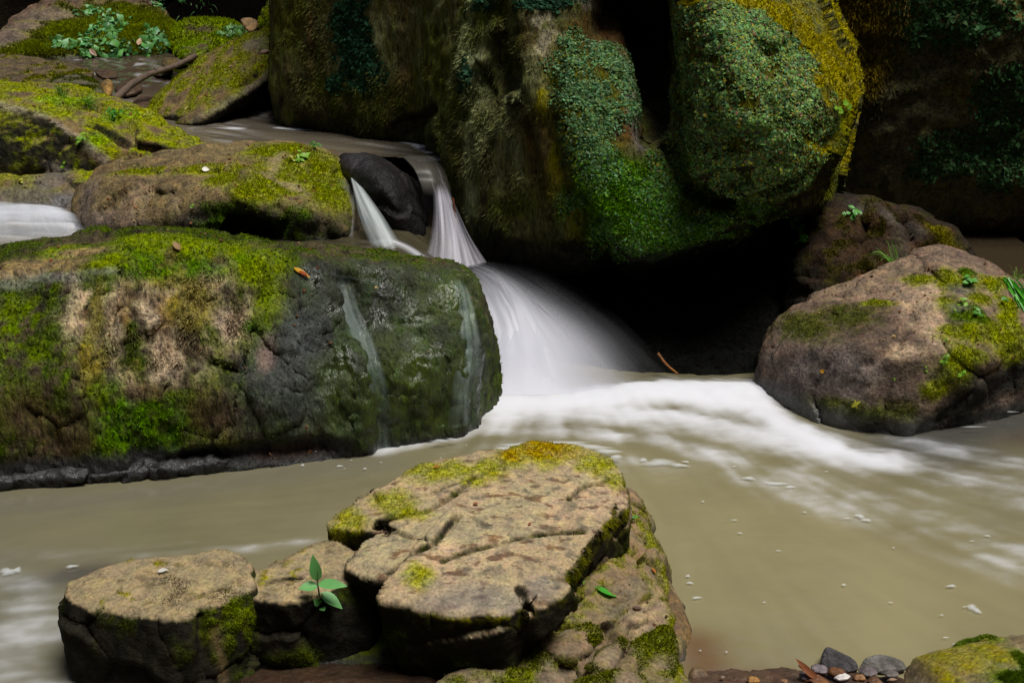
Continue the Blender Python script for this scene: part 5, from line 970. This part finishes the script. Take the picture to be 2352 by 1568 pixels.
# films of water trickling over the mossy boulder
def trickle(path, w0, w1, label, seed, amp):
    H = spline([SF.hit(*p)[0] for p in path], 70); nu = 22; W = np.linspace(w0, w1, 70) * .0017; T = np.gradient(H, axis=0); T /= np.linalg.norm(T, axis=1, keepdims=True)
    near = SF.P[(np.abs(SF.P - H.mean(0)) < np.array([.4, .6, .5])).all(1)]; nn = SF.N[(np.abs(SF.P - H.mean(0)) < np.array([.4, .6, .5])).all(1)]
    S = np.zeros((70, nu, 3)); u = np.linspace(-1, 1, nu)
    for j in range(70):
        for i in range(nu):
            q = H[j] + RGT * u[i] * W[j]; d = ((near - q) ** 2).sum(1); k = np.argpartition(d, 8)[:8]; S[j, i] = near[k].mean(0) + nn[k].mean(0) * (.010 + .006 * (1 - u[i] ** 2))
            S[j, i, 0] = q[0]
    S[1:-1] = (S[:-2] + S[1:-1] + S[2:]) / 3
    U, V, s = streaks(nu, 70, seed, (4, 9)); a = amp * (.7 + .8 * s) * (1 - (2 * U - 1) ** 2) * sstep(0, .15, V)
    return tag(fall_mesh('trickle', S, a.clip(0, .6), (.42, .55, .52)), label, 'trickle')
trickle([(785, 628), (800, 690), (828, 765), (850, 830), (868, 900), (876, 970), (880, 1030)], 26, 34, 'thin bluish trickle curving down the wet face of the mossy boulder', 3, .3)
trickle([(1055, 640), (1072, 700), (1080, 800), (1076, 900), (1068, 985)], 18, 40, 'straight veil trickling down the outer corner of the mossy boulder', 4, .34)
trickle([(700, 612), (770, 625), (850, 640), (900, 660)], 20, 20, 'sheet of shallow water slipping over the rim by the fallen yellow leaf', 5, .1)

# drifting foam: one body of stuff
def foam():
    V = []; F = []; R = np.random.default_rng(4)
    def fl(x, y, rx, ry, h=.002):
        h = .002; c = pZ(x, y, .0075 + .02 * (y < 1050)); s = np.linalg.norm(c - CAM) / FOC; n = 18; a = rx * s; b = ry * s / .42; o = len(V); ph = R.random(4) * 6
        V.append(c + np.array([0, 0, h]))
        for ring, (q, z) in enumerate(((.55, h * .8), (1, 0))):
            for k in range(n):
                t = k / n * 2 * math.pi; w = q * (1 + .18 * math.sin(2 * t + ph[0]) + .14 * math.sin(3 * t + ph[1]) + .08 * math.sin(5 * t + ph[2])); V.append(c + np.array([a * w * math.cos(t), b * w * math.sin(t), z]))
        for k in range(n):
            k2 = (k + 1) % n; F.append((o, o + 1 + k, o + 1 + k2)); F.append((o + 1 + k, o + 1 + n + k, o + 1 + n + k2)); F.append((o + 1 + k, o + 1 + n + k2, o + 1 + k2))
    for r in [(1515, 1062, 46, 9), (1560, 1068, 26, 5), (1478, 1056, 12, 5), (1575, 1060, 9, 3), (1195, 1022, 50, 8), (1300, 1018, 70, 7), (1360, 1026, 46, 7), (1395, 1036, 30, 8), (1415, 1049, 20, 5), (1160, 1030, 24, 5), (1720, 1098, 20, 4), (1780, 1110, 26, 5), (1815, 1118, 16, 3), (1010, 1012, 26, 4), (1038, 1008, 14, 3),
              (1975, 1185, 12, 6), (1990, 1194, 12, 4), (2232, 1394, 14, 6), (2245, 1402, 10, 5), (2185, 1345, 12, 3), (1580, 1322, 6, 3), (1585, 1338, 8, 3), (1600, 1372, 12, 3), (18, 1312, 20, 8), (40, 1308, 10, 6), (165, 1300, 14, 4), (695, 1068, 6, 3), (780, 1070, 8, 3), (838, 1076, 6, 2), (2235, 980, 30, 1.5), (2300, 945, 36, 2.5), (2350, 930, 20, 2)]: fl(*r)
    for _ in range(14):
        x = R.uniform(1560, 2340); y = 1290 + 240 * R.random() ** .7; fl(x, y, R.uniform(2.5, 8), R.uniform(.8, 2), .0025)
    for _ in range(14): fl(R.uniform(690, 1100), R.uniform(1022, 1080), R.uniform(2, 4), R.uniform(.8, 1.6), .003)
    for _ in range(12): fl(R.uniform(1500, 2300), R.uniform(1070, 1280), R.uniform(3, 10), R.uniform(.7, 1.8), .003)
    me = mesh_np('foam', np.array(V), np.array(F), 3, True, {'alpha': np.repeat(.7, len(V)), 'col': np.tile(np.array((.80, .83, .86)), (len(V), 1))})
    a = np.full(len(V), .0); 
    al = np.full(len(V), .8); 
    for k in range(0, len(V), 37): al[k] = .6; al[k + 1:k + 19] = .38; al[k + 19:k + 37] = .0
    me.attributes['alpha'].data.foreach_set('value', al.astype(np.float32))
    tag(link('foam', me, M_SILK), 'white clumps and flecks of foam drifting on the muddy pool', 'foam', kind='stuff')
foam()
# ------------------------------------------------------------------ plants, leaves and sticks
def blade(B, d, n, L, W, fold=.18, curl=.25, ns=7, shape=None):
    """one leaf: base B, direction d, upper side n"""
    d = d / np.linalg.norm(d); n = n - d * (n @ d); n /= np.linalg.norm(n); b = np.cross(n, d); V = []; F = []
    for i in range(ns + 1):
        t = i / ns; w = W * (math.sin(math.pi * t ** .75) ** .9 if 0 < t < 1 else .02) if shape is None else W * shape(t)
        c = B + d * L * t + n * (-curl * L * t * t); V += [c - b * w + n * fold * w, c, c + b * w + n * fold * w]
    for i in range(ns):
        for k in (0, 1): a = 3 * i + k; F.append((a, a + 1, a + 4, a + 3))
    return np.array(V), np.array(F)
def tube(path, r0, r1, ns=8, k=24, jit=0.0):
    H = spline(path, k); T = np.gradient(H, axis=0); T /= np.linalg.norm(T, axis=1, keepdims=True); V = []; F = []
    for j in range(k):
        a = np.cross(T[j], (0.3, .1, 1)); a /= np.linalg.norm(a); b = np.cross(T[j], a); r = r0 + (r1 - r0) * j / (k - 1)
        for i in range(ns):
            t = 2 * math.pi * i / ns; V.append(H[j] + (a * math.cos(t) + b * math.sin(t)) * r)
    V = np.array(V)
    if jit: V = V + jit * np.stack([fbm(V, 18, 3, q) for q in (1, 2, 3)], 1)
    for j in range(k - 1):
        for i in range(ns): F.append((j * ns + i, j * ns + (i + 1) % ns, (j + 1) * ns + (i + 1) % ns, (j + 1) * ns + i))
    return V, np.array(F)
def colmesh(name, parts, mat, parent=None, base=None):
    """parts: list of (V, F quads, color)"""
    o = 0; VV = []; FF = []; CC = []
    for V, F, c in parts: VV.append(V); FF.append(F + o); CC.append(np.tile(np.array(c), (len(V), 1)) * (1 + .18 * fbm(V, 60, 2, 5))[:, None]); o += len(V)
    V = np.concatenate(VV); b = V.min(0) * 0 + V.mean(0) if base is None else base
    if base is None: b = np.array([V[:, 0].mean(), V[:, 1].mean(), V[:, 2].min()])
    me = mesh_np(name, V - b, np.concatenate(FF), 4, True, {'col': np.concatenate(CC).clip(0, 1), 'moss': np.zeros(len(V)), 'wet': np.zeros(len(V))})
    ob = link(name, me, mat, parent)
    if parent is None: ob.location = b
    return ob
def pxm(S, x, y): p, t, j = S.hit(x, y); return p, t / FOC, S.N[j]

# seedling with four big leaves
p, s, nn = pxm(SM, 745, 1392); top = p + np.array([-.004, -.012, 118 * s]); mid = p + np.array([-.006, -.014, 62 * s])
p = p - nn * .004
sd = empty('seedling', p, 'green seedling with four broad leaves on a thin stem growing from the low block', 'seedling')
colmesh('stem', [tube([p, p + np.array([-.003, -.006, 30 * s]), mid, mid + (top - mid) * .6], .0028, .0016) + ((.12, .16, .05),)], M_LEAF, sd, p)
LG = (.14, .40, .11)
for B, d, n, L, W in ((mid + np.array([0, 0, 6 * s]), (-.12, -.05, 1), (.1, -1, .15), 66 * s, 14 * s), (mid, (1, -.25, .12), (-.1, -.55, 1), 70 * s, 14 * s), (mid + np.array([0, 0, -4 * s]), (-1, -.3, .05), (.1, -.5, 1), 44 * s, 14 * s),
                      (p + np.array([0, 0, 32 * s]), (1, -.3, -.55), (.5, -.6, 1), 62 * s, 15 * s), (p + np.array([0, -.008, 8 * s]), (-.35, -.6, .6), (0, -1, .5), 28 * s, 11 * s), (p + np.array([.002, -.006, -4 * s]), (.25, -.6, .2), (0, -.6, 1), 24 * s, 8 * s)):
    colmesh('leaf', [blade(np.array(B), np.array(d, float), np.array(n, float), L, W, curl=.12) + (LG,)], M_LEAF, sd, p)

def fallen(S, x, y, L, W, ang, col, name, label, curl=-.12, lift=.004, tilt=0.0):
    p, s, nn = pxm(S, x, y); t = RGT * math.cos(ang) + (UPV * math.sin(ang)); t = t - nn * (t @ nn); t /= np.linalg.norm(t)
    V, F = blade(p - t * L * s * .5 + nn * lift, t + nn * tilt, nn, L * s, W * s, fold=.3, curl=curl)
    return tag(colmesh(name, [(V, F, col)], M_LEAF), label, 'leaf')
fallen(SL, 1390, 1358, 56, 11, -.42, (.06, .36, .03), 'fallen_leaf', 'bright glossy green leaf lying on the lower ledge', tilt=.05)
fallen(SF, 692, 622, 46, 9, -.75, (.55, .30, .01), 'fallen_leaf', 'yellow and red autumn leaf stuck on the wet rim of the mossy boulder')
fallen(SF, 698, 630, 26, 8, -.9, (.30, .06, .012), 'leaf_scrap', 'red brown leaf scrap overlapping the yellow leaf', lift=.008)
fallen(SF, 398, 566, 34, 8, 2.0, (.30, .19, .08), 'fallen_leaf', 'dry tan leaf on the crest of the mossy boulder', lift=.008)
fallen(SG, 471, 384, 17, 7, 0.1, (.82, .80, .72), 'petal', 'white petal lying on the sloping boulder')
fallen(SK, 372, 1310, 26, 8, .1, (.66, .66, .60), 'petal', 'pale grey flake lying on the square block')
fallen(SD, 1968, 922, 26, 5, .35, (.42, .40, .04), 'curled_leaf', 'curled yellow leaf on the rounded boulder', curl=.3, tilt=.4)
fallen(SD, 1962, 930, 22, 3, 1.9, (.42, .38, .04), 'leaf_stalk', 'thin yellow stalk under the curled yellow leaf', curl=.3, tilt=.4)
fallen(SD, 1888, 856, 10, 5, .3, (.55, .26, .02), 'fallen_leaf', 'tiny orange leaf on the grey side of the rounded boulder')
fallen(SG, 770, 346, 26, 7, .25, (.34, .15, .06), 'leaf_scrap', 'orange brown leaf at the pool edge above the sloping boulder', lift=.01)
fallen(SE, 1092, 1154, 14, 6, .2, (.28, .12, .05), 'leaf_scrap', 'rusty leaf scrap at the middle of the layered slab')
fallen(SE, 1000, 1072, 18, 6, .1, (.40, .13, .03), 'leaf_scrap', 'red leaf scrap on the mossy rim of the layered slab')
fallen(SE, 1215, 1200, 8, 4, .1, (.30, .04, .02), 'leaf_scrap', 'tiny red fleck near the long crack of the layered slab')
fallen(SS, 425, 245, 12, 4, 1.4, (.55, .50, .12), 'fallen_leaf', 'small pale yellow leaf low on the tilted slab')
fallen(SS, 605, 116, 22, 6, .6, (.26, .14, .07), 'fallen_leaf', 'brown dry leaf near the top of the tilted slab')
fallen(SS, 530, 148, 10, 4, -.5, (.42, .30, .15), 'fallen_leaf', 'small tan leaf halfway up the tilted slab')
fallen(SI, 213, 122, 24, 6, -.8, (.34, .22, .14), 'fallen_leaf', 'dry leaf hanging low on the mossy bank boulder', lift=.03)
fallen(SI, 318, 96, 24, 6, 1.4, (.40, .26, .13), 'fallen_leaf', 'upright dry leaf among greenery on the mossy bank boulder', lift=.03)
fallen(SL, 1470, 1395, 22, 7, .1, (.10, .055, .03), 'leaf_scrap', 'dark rotten leaf on the lower ledge')
fallen(SL, 1505, 1310, 18, 6, 2.3, (.42, .16, .03), 'leaf_scrap', 'orange leaf scrap near the water edge of the lower ledge')
fallen(SL, 1385, 1265, 12, 5, .2, (.42, .2, .07), 'leaf_scrap', 'tan crumb of leaf in the corner under the layered slab')

def sprig(S, x, y, px, n, col, label, name='sprout', seed=0, cat='sprout', rise=.6, group=None):
    p, s, nn = pxm(S, x, y); R = np.random.default_rng(seed + int(x)); parts = []
    for k in range(n):
        d = nn * rise + R.normal(size=3) * .55 + np.array([0, -.1, .25]); d /= np.linalg.norm(d); h = px * s * R.uniform(.3, .75); q = p + d * h
        parts.append(tube([p - nn * .003, p + d * h * .5 + nn * .002, q], .0009, .0006, 4, 5) + ((.10, .15, .03),))
        for m in range(2 + int(R.random() * 2)):
            t = R.normal(size=3); t[2] *= .5; t -= nn * (t @ nn) * .6; t /= np.linalg.norm(t)
            parts.append(blade(q, t, nn + np.array([0, -.5, .4]), px * s * R.uniform(.3, .5), px * s * R.uniform(.13, .2), ns=4, curl=.15) + (np.array(col) * R.uniform(.75, 1.25),))
    return tag(colmesh(name, parts, M_LEAF), label, cat, group)
YG = (.20, .40, .03); GG = (.09, .30, .04)
G1_ = 'sprouts on the rounded boulder'
for i, (x, y, px, n, c, lab) in enumerate([(2222, 645, 34, 5, GG, 'largest leafy sprout near the top of the rounded boulder'), (2218, 700, 30, 4, YG, 'yellow green sprout below the largest leafy sprout'), (2240, 716, 26, 3, GG, 'pair leaved sprout lowest of the upper cluster on the rounded boulder'), (2170, 830, 26, 4, YG, 'sprout on the yellow moss patch of the rounded boulder'),
                                           (2208, 864, 22, 4, YG, 'bright sprout on the shaded lower edge of the rounded boulder'), (2175, 780, 16, 2, YG, 'tiny sprout above the yellow moss patch of the rounded boulder'), (2318, 690, 24, 3, GG, 'sprout at the grassy end of the rounded boulder'), (2128, 850, 12, 2, YG, 'speck of a sprout in bare brown stone'), (2050, 876, 10, 2, YG, 'lone tiny sprout on the pale middle of the rounded boulder')]):
    sprig(SD, x, y, px, n, c, lab, seed=i, group=G1_)
sprig(SG, 722, 338, 30, 5, GG, 'green sprout standing on the skyline of the sloping boulder', seed=3, rise=1.0)
sprig(SG, 690, 362, 30, 7, YG, 'low clover patch on the mossy top of the sloping boulder', 'clover', 4, 'clover')
sprig(SG, 672, 364, 16, 3, (.45, .45, .08), 'pale yellow clover beside the green clover patch', 'clover', 5, 'clover')
sprig(SG, 448, 470, 12, 3, YG, 'tiny yellow sprout at the shaded brow of the sloping boulder', seed=9)
sprig(SH, 145, 385, 18, 4, YG, 'yellow green sprout in the black face of the ridged boulder', seed=6)
sprig(SH, 48, 412, 16, 4, (.4, .42, .02), 'bright yellow sprout low on the ridged boulder', seed=7)
sprig(SH, 190, 318, 26, 6, YG, 'moss cushion sprout on the slope of the ridged boulder', seed=8)
sprig(SH, 262, 262, 24, 8, GG, 'clump of green sprouts at the pool edge of the ridged boulder', seed=11)
sprig(SA, 1932, 250, 40, 4, YG, 'leafy sprig sticking out from the bulge of the great boulder', seed=12)
sprig(SC, 1955, 484, 34, 6, GG, 'leafy sprig on the crest of the brown boulder', seed=13)
sprig(SC, 1838, 520, 36, 11, GG, 'hanging leafy clump where the brown boulder meets the great boulder', seed=14)
sprig(SC, 1848, 548, 28, 8, GG, 'lower leafy clump trailing on the shaded brown boulder', seed=15)
sprig(SL, 1332, 1290, 34, 9, (.12, .30, .06), 'small leafy plant in the nook beside the layered slab', 'leafy_plant', 16, 'plant')
sprig(SL, 1450, 1192, 22, 5, GG, 'sprout at the waterside rim of the lower ledge', seed=17)
sprig(SL, 1340, 1335, 14, 3, YG, 'tiny sprout above the bright green leaf', seed=18)
sprig(SM, 560, 1352, 12, 3, YG, 'tiny sprout in the joint beside the square block', seed=19)

def grass(S, x, y, px, n, lean, col, label, seed, spread=.5, w=.0022, droop=.5, at=None, name='grass_tuft'):
    if at is None: p, s, nn = pxm(S, x, y)
    else: p = at; s = np.linalg.norm(at - CAM) / FOC
    R = np.random.default_rng(seed); parts = []
    for k in range(n):
        d = np.array(lean) + R.normal(size=3) * spread; d /= np.linalg.norm(d); L = px * s * R.uniform(.55, 1.1); q = p + R.normal(size=3) * .012
        K = [q, q + d * L * .4, q + d * L * .75 + np.array([0, 0, -droop * L * .22]), q + d * L + np.array([0, 0, -droop * L * .6])]
        H = spline(K, 9); b = np.cross(d, R.normal(size=3)); b /= np.linalg.norm(b); V = []; F = []
        for i in range(9): ww = w * (1 - i / 8.5); V += [H[i] - b * ww, H[i] + b * ww]
        for i in range(8): F.append((2 * i, 2 * i + 1, 2 * i + 3, 2 * i + 2))
        parts.append((np.array(V), np.array(F), np.array(col) * R.uniform(.6, 1.3)))
    return tag(colmesh(name, parts, M_LEAF), label, 'grass', kind='thing')
grass(SH, 140, 214, 46, 40, (.2, -.1, .9), (.13, .30, .03), 'fresh grass tuft sprouting on the crest of the ridged boulder', 1)
grass(SH, 190, 232, 50, 46, (.75, -.2, .45), (.14, .32, .03), 'flattened grass tuft leaning over the pool side of the ridged boulder', 2)
grass(None, 2052, 612, 84, 18, (-.4, -.2, .8), (.22, .48, .08), 'long thin grass tuft on the flank of the brown boulder', 3, .35, .0035, at=pY(2050, 604, 5.95))
grass(None, 2322, 655, 100, 90, (.25, -.8, -.5), (.08, .36, .02), 'thick green grass drooping over the end of the rounded boulder', 4, .16, .004, .2, at=pY(2316, 648, 5.45))
grass(None, 2340, 700, 110, 90, (.3, -.8, -.5), (.08, .38, .02), 'lower fringe of wet green grass on the end of the rounded boulder', 5, .15, .004, .2, at=pY(2336, 690, 5.35))
grass(None, 2330, 640, 60, 34, (.1, -.1, .9), (.22, .36, .06), 'arching pale grass tuft behind the rounded boulder', 6, .55, .0026, 1.0, at=pY(2332, 650, 5.6))
grass(SH, 2, 330, 60, 3, (.5, -.5, -.2), (.12, .22, .03), 'single long grass blades hanging over the black face', 7, .3, .002, 1.0)
for x, y, nm in ((440, 22, 'grass tuft growing from leaf litter above the mossy hummock'), (475, 18, 'second grass tuft of the leaf litter, closest to the black hollow')):
    grass(None, x, y, 60, 34, (.1, -.3, .8), (.05, .16, .03), nm, x, .5, .006, .9, at=pY(x, y + 16, 11.6))

# ferns
def fern(at, px, label, seed):
    s = np.linalg.norm(at - CAM) / FOC; R = np.random.default_rng(seed); parts = []; e = empty('fern', at, label, 'fern')
    for k in range(6):
        a = R.uniform(-2.6, -.5) if k else -1.2; d = np.array([math.cos(a), math.sin(a) * .6, .75]); L = px * s * R.uniform(.7, 1.1); H = spline([at, at + d * L * .5, at + d * L * .9 + np.array([0, 0, -.15 * L]), at + d * L * 1.15 + np.array([0, 0, -.4 * L])], 16); P_ = [tube(H[::3], .003, .001, 4, 8) + ((.05, .10, .02),)]
        for i in range(2, 16):
            tg = H[i] - H[i - 1]; b = np.cross(tg, (0, 0, 1)); b /= np.linalg.norm(b)
            for sg in (-1, 1): P_.append(blade(H[i], b * sg + tg / np.linalg.norm(tg) * .4, np.array([0, -.2, 1.0]), L * .24 * (1 - i / 17), L * .035, ns=3) + ((.05, .19, .045),))
        colmesh('frond', P_, M_LEAF, e, at)
fern(pY(435, 34, 11.7), 70, 'dark green fern drooping above the mossy hummock', 3)
fern(pY(100, 10, 12.0), 60, 'bright fern behind the skyline of the mossy bank boulder', 5)

# fallen branch and sticks
def bark(name, path, r0, r1, col, label, jit=.006, ns=10, k=40):
    V, F = tube(path, r0, r1, ns, k, jit); return tag(colmesh(name, [(V, F, col)], M_FINE), label, name)
br = bark('branch', [pY(242, 244, 8.35), pY(275, 218, 8.5), pY(300, 196, 8.6), pY(340, 172, 8.75), pY(400, 152, 8.95), pY(450, 128, 9.15)], .028, .017, (.11, .08, .06), 'bare grey brown fallen branch lying across the upper stream')
V, F = tube([pY(365, 168, 8.82), pY(356, 156, 8.8), pY(350, 148, 8.85)], .009, .004, 6, 10, .003)
tw = colmesh('twig', [(V, F, (.2, .15, .12))], M_FINE); tw.parent = br; tw.location = np.array(tw.location) - np.array(br.location)
bark('stick', [pY(1511, 811, 5.62), pY(1530, 836, 5.58), pY(1557, 858, 5.52)], .007, .004, (.26, .11, .04), 'orange brown stick poking out of the spray beside the cascade', .002, 7, 14)
bark('reed_stem', [pY(1040, 455, 6.42), pY(1046, 500, 6.36), pY(1043, 540, 6.3)], .006, .007, (.09, .03, .015), 'dark red stem caught in the split veil of water', .002, 6, 12)
def leafset(name, at, rows, label, col):
    parts = [blade(at + np.array(o), np.array(d, float), np.array(n, float), L, W, fold=.5, curl=c) + (col,) for o, d, n, L, W, c in rows]; return tag(colmesh(name, parts, M_LEAF), label, 'leaf')
q = pZ(1868, 1556, .025)
leafset('curled_leaf', q, [((0, 0, 0), (-.8, .1, .95), (.6, -1, .3), .075, .010, .1), ((.01, -.004, 0), (-.7, .0, .6), (.5, -1, .5), .065, .010, .2), ((.03, -.006, -.004), (-1, 0, .1), (0, -.5, 1), .06, .014, .1)], 'curled dry red brown leaf standing up among the bank pebbles', (.24, .085, .035))
# leaf litter above the hummock
Rl = np.random.default_rng(3); PL = np.array([pY(Rl.uniform(375, 560), Rl.uniform(4, 48), 11.6 + .5 * Rl.random()) for _ in range(170)])
Vl, cl = leaves_at(PL, np.tile(np.array([0, -.35, 1.0]), (170, 1)), Rl, np.full(170, .075), ((.22, .09, .04), (.16, .07, .035), (.28, .15, .08), (.10, .05, .03)), .5)
Fl = (np.arange(170)[:, None, None] * 5 + np.array([[0, 1, 2], [0, 2, 3], [1, 4, 2], [2, 4, 3]])[None]).reshape(-1, 3)
tag(link('leaf_litter', mesh_np('leaf_litter', Vl, Fl, 3, False, {'col': cl}), M_LEAFY), 'brown leaf litter on the dark bank behind the mossy hummock', 'leaf litter', kind='stuff')
for S_, n_, lab in ((SG, 420, 'scattered brown leaf crumbs on the sloping boulder'), (SH, 520, 'red brown leaf crumbs on the slope of the ridged boulder'), (SS, 420, 'dry leaf crumbs caught on the tilted slab'), (SF, 260, 'dark leaf crumbs on the crest of the mossy boulder'), (SD, 220, 'dry crumbs of leaf on the rounded boulder'), (SL, 260, 'brown leaf crumbs on the lower ledge')):
    R_ = np.random.default_rng(n_); P_, N_, _, _ = sample(S_, S_.up(.35, .8) * sstep(-.1, .3, S_.n(4, 3, 57)), n_, R_)
    V_, c_ = leaves_at(P_ + N_ * .006, N_, R_, np.full(n_, .011 if S_ is not SL else .006), ((.16, .07, .03), (.10, .05, .025), (.24, .13, .06), (.2, .06, .02), (.3, .22, .1)), .35)
    F_ = (np.arange(n_)[:, None, None] * 5 + np.array([[0, 1, 2], [0, 2, 3], [1, 4, 2], [2, 4, 3]])[None]).reshape(-1, 3)
    tag(link('leaf_litter', mesh_np('leaf_litter', V_, F_, 3, False, {'col': c_}), M_LEAFY), lab, 'leaf litter', kind='stuff')
small('earth_bank', 'dark earth bank under the brown leaf litter behind the moss covered boulders', 'bank', pts((330, 70, 11.5), (420, 50, 11.7), (480, 46, 11.8), (570, 50, 11.8), (380, -10, 12.2), (560, 10, 12.3), (330, 100, 12.5), (600, 90, 12.5), (350, -20, 13), (600, -20, 13)), (.05, .028, .016), None, .03, 0, r=.06, mat=M_BACK, seed=88)

# ------------------------------------------------------------------ light, camera
w = bpy.data.worlds.new('World'); bpy.context.scene.world = w; w.use_nodes = True; nt = w.node_tree; nt.nodes.clear(); t = NT(nt)
EL, AZ = math.radians(72), math.radians(125)         # azimuth clockwise from +Y
sky = t.n('ShaderNodeTexSky', sky_type='NISHITA', sun_disc=False, sun_elevation=EL, sun_rotation=AZ, air_density=1.0, dust_density=3.0, ozone_density=1.0)
bg = t.n('ShaderNodeBackground', ins={0: sky.outputs[0], 1: .062}); t.n('ShaderNodeOutputWorld', ins={0: bg.outputs[0]})
sd_ = np.array([math.sin(AZ) * math.cos(EL), math.cos(AZ) * math.cos(EL), math.sin(EL)])
from mathutils import Vector
L = bpy.data.lights.new('sun', 'SUN'); L.energy = 4.3; L.angle = math.radians(26); L.color = (1, .97, .91); lo = bpy.data.objects.new('sun', L); C.objects.link(lo)
lo.rotation_euler = Vector(tuple(-sd_)).to_track_quat('-Z', 'Y').to_euler(); lo.location = (3, -3, 9)
cam = bpy.data.cameras.new('camera'); co = bpy.data.objects.new('camera', cam); C.objects.link(co); co.location = tuple(CAM); co.rotation_euler = (math.radians(90) - PITCH, 0, 0)
cam.sensor_width = 36; cam.lens = 36 * FOC / 2352; cam.clip_end = 200
sc = bpy.context.scene; sc.camera = co
sc.view_settings.view_transform = 'Standard'; sc.view_settings.look = 'None'; sc.view_settings.gamma = 1; sc.view_settings.exposure = 0.0
sc.render.engine = 'CYCLES'; sc.cycles.transparent_max_bounces = 24; sc.cycles.max_bounces = 6; sc.cycles.use_denoising = True
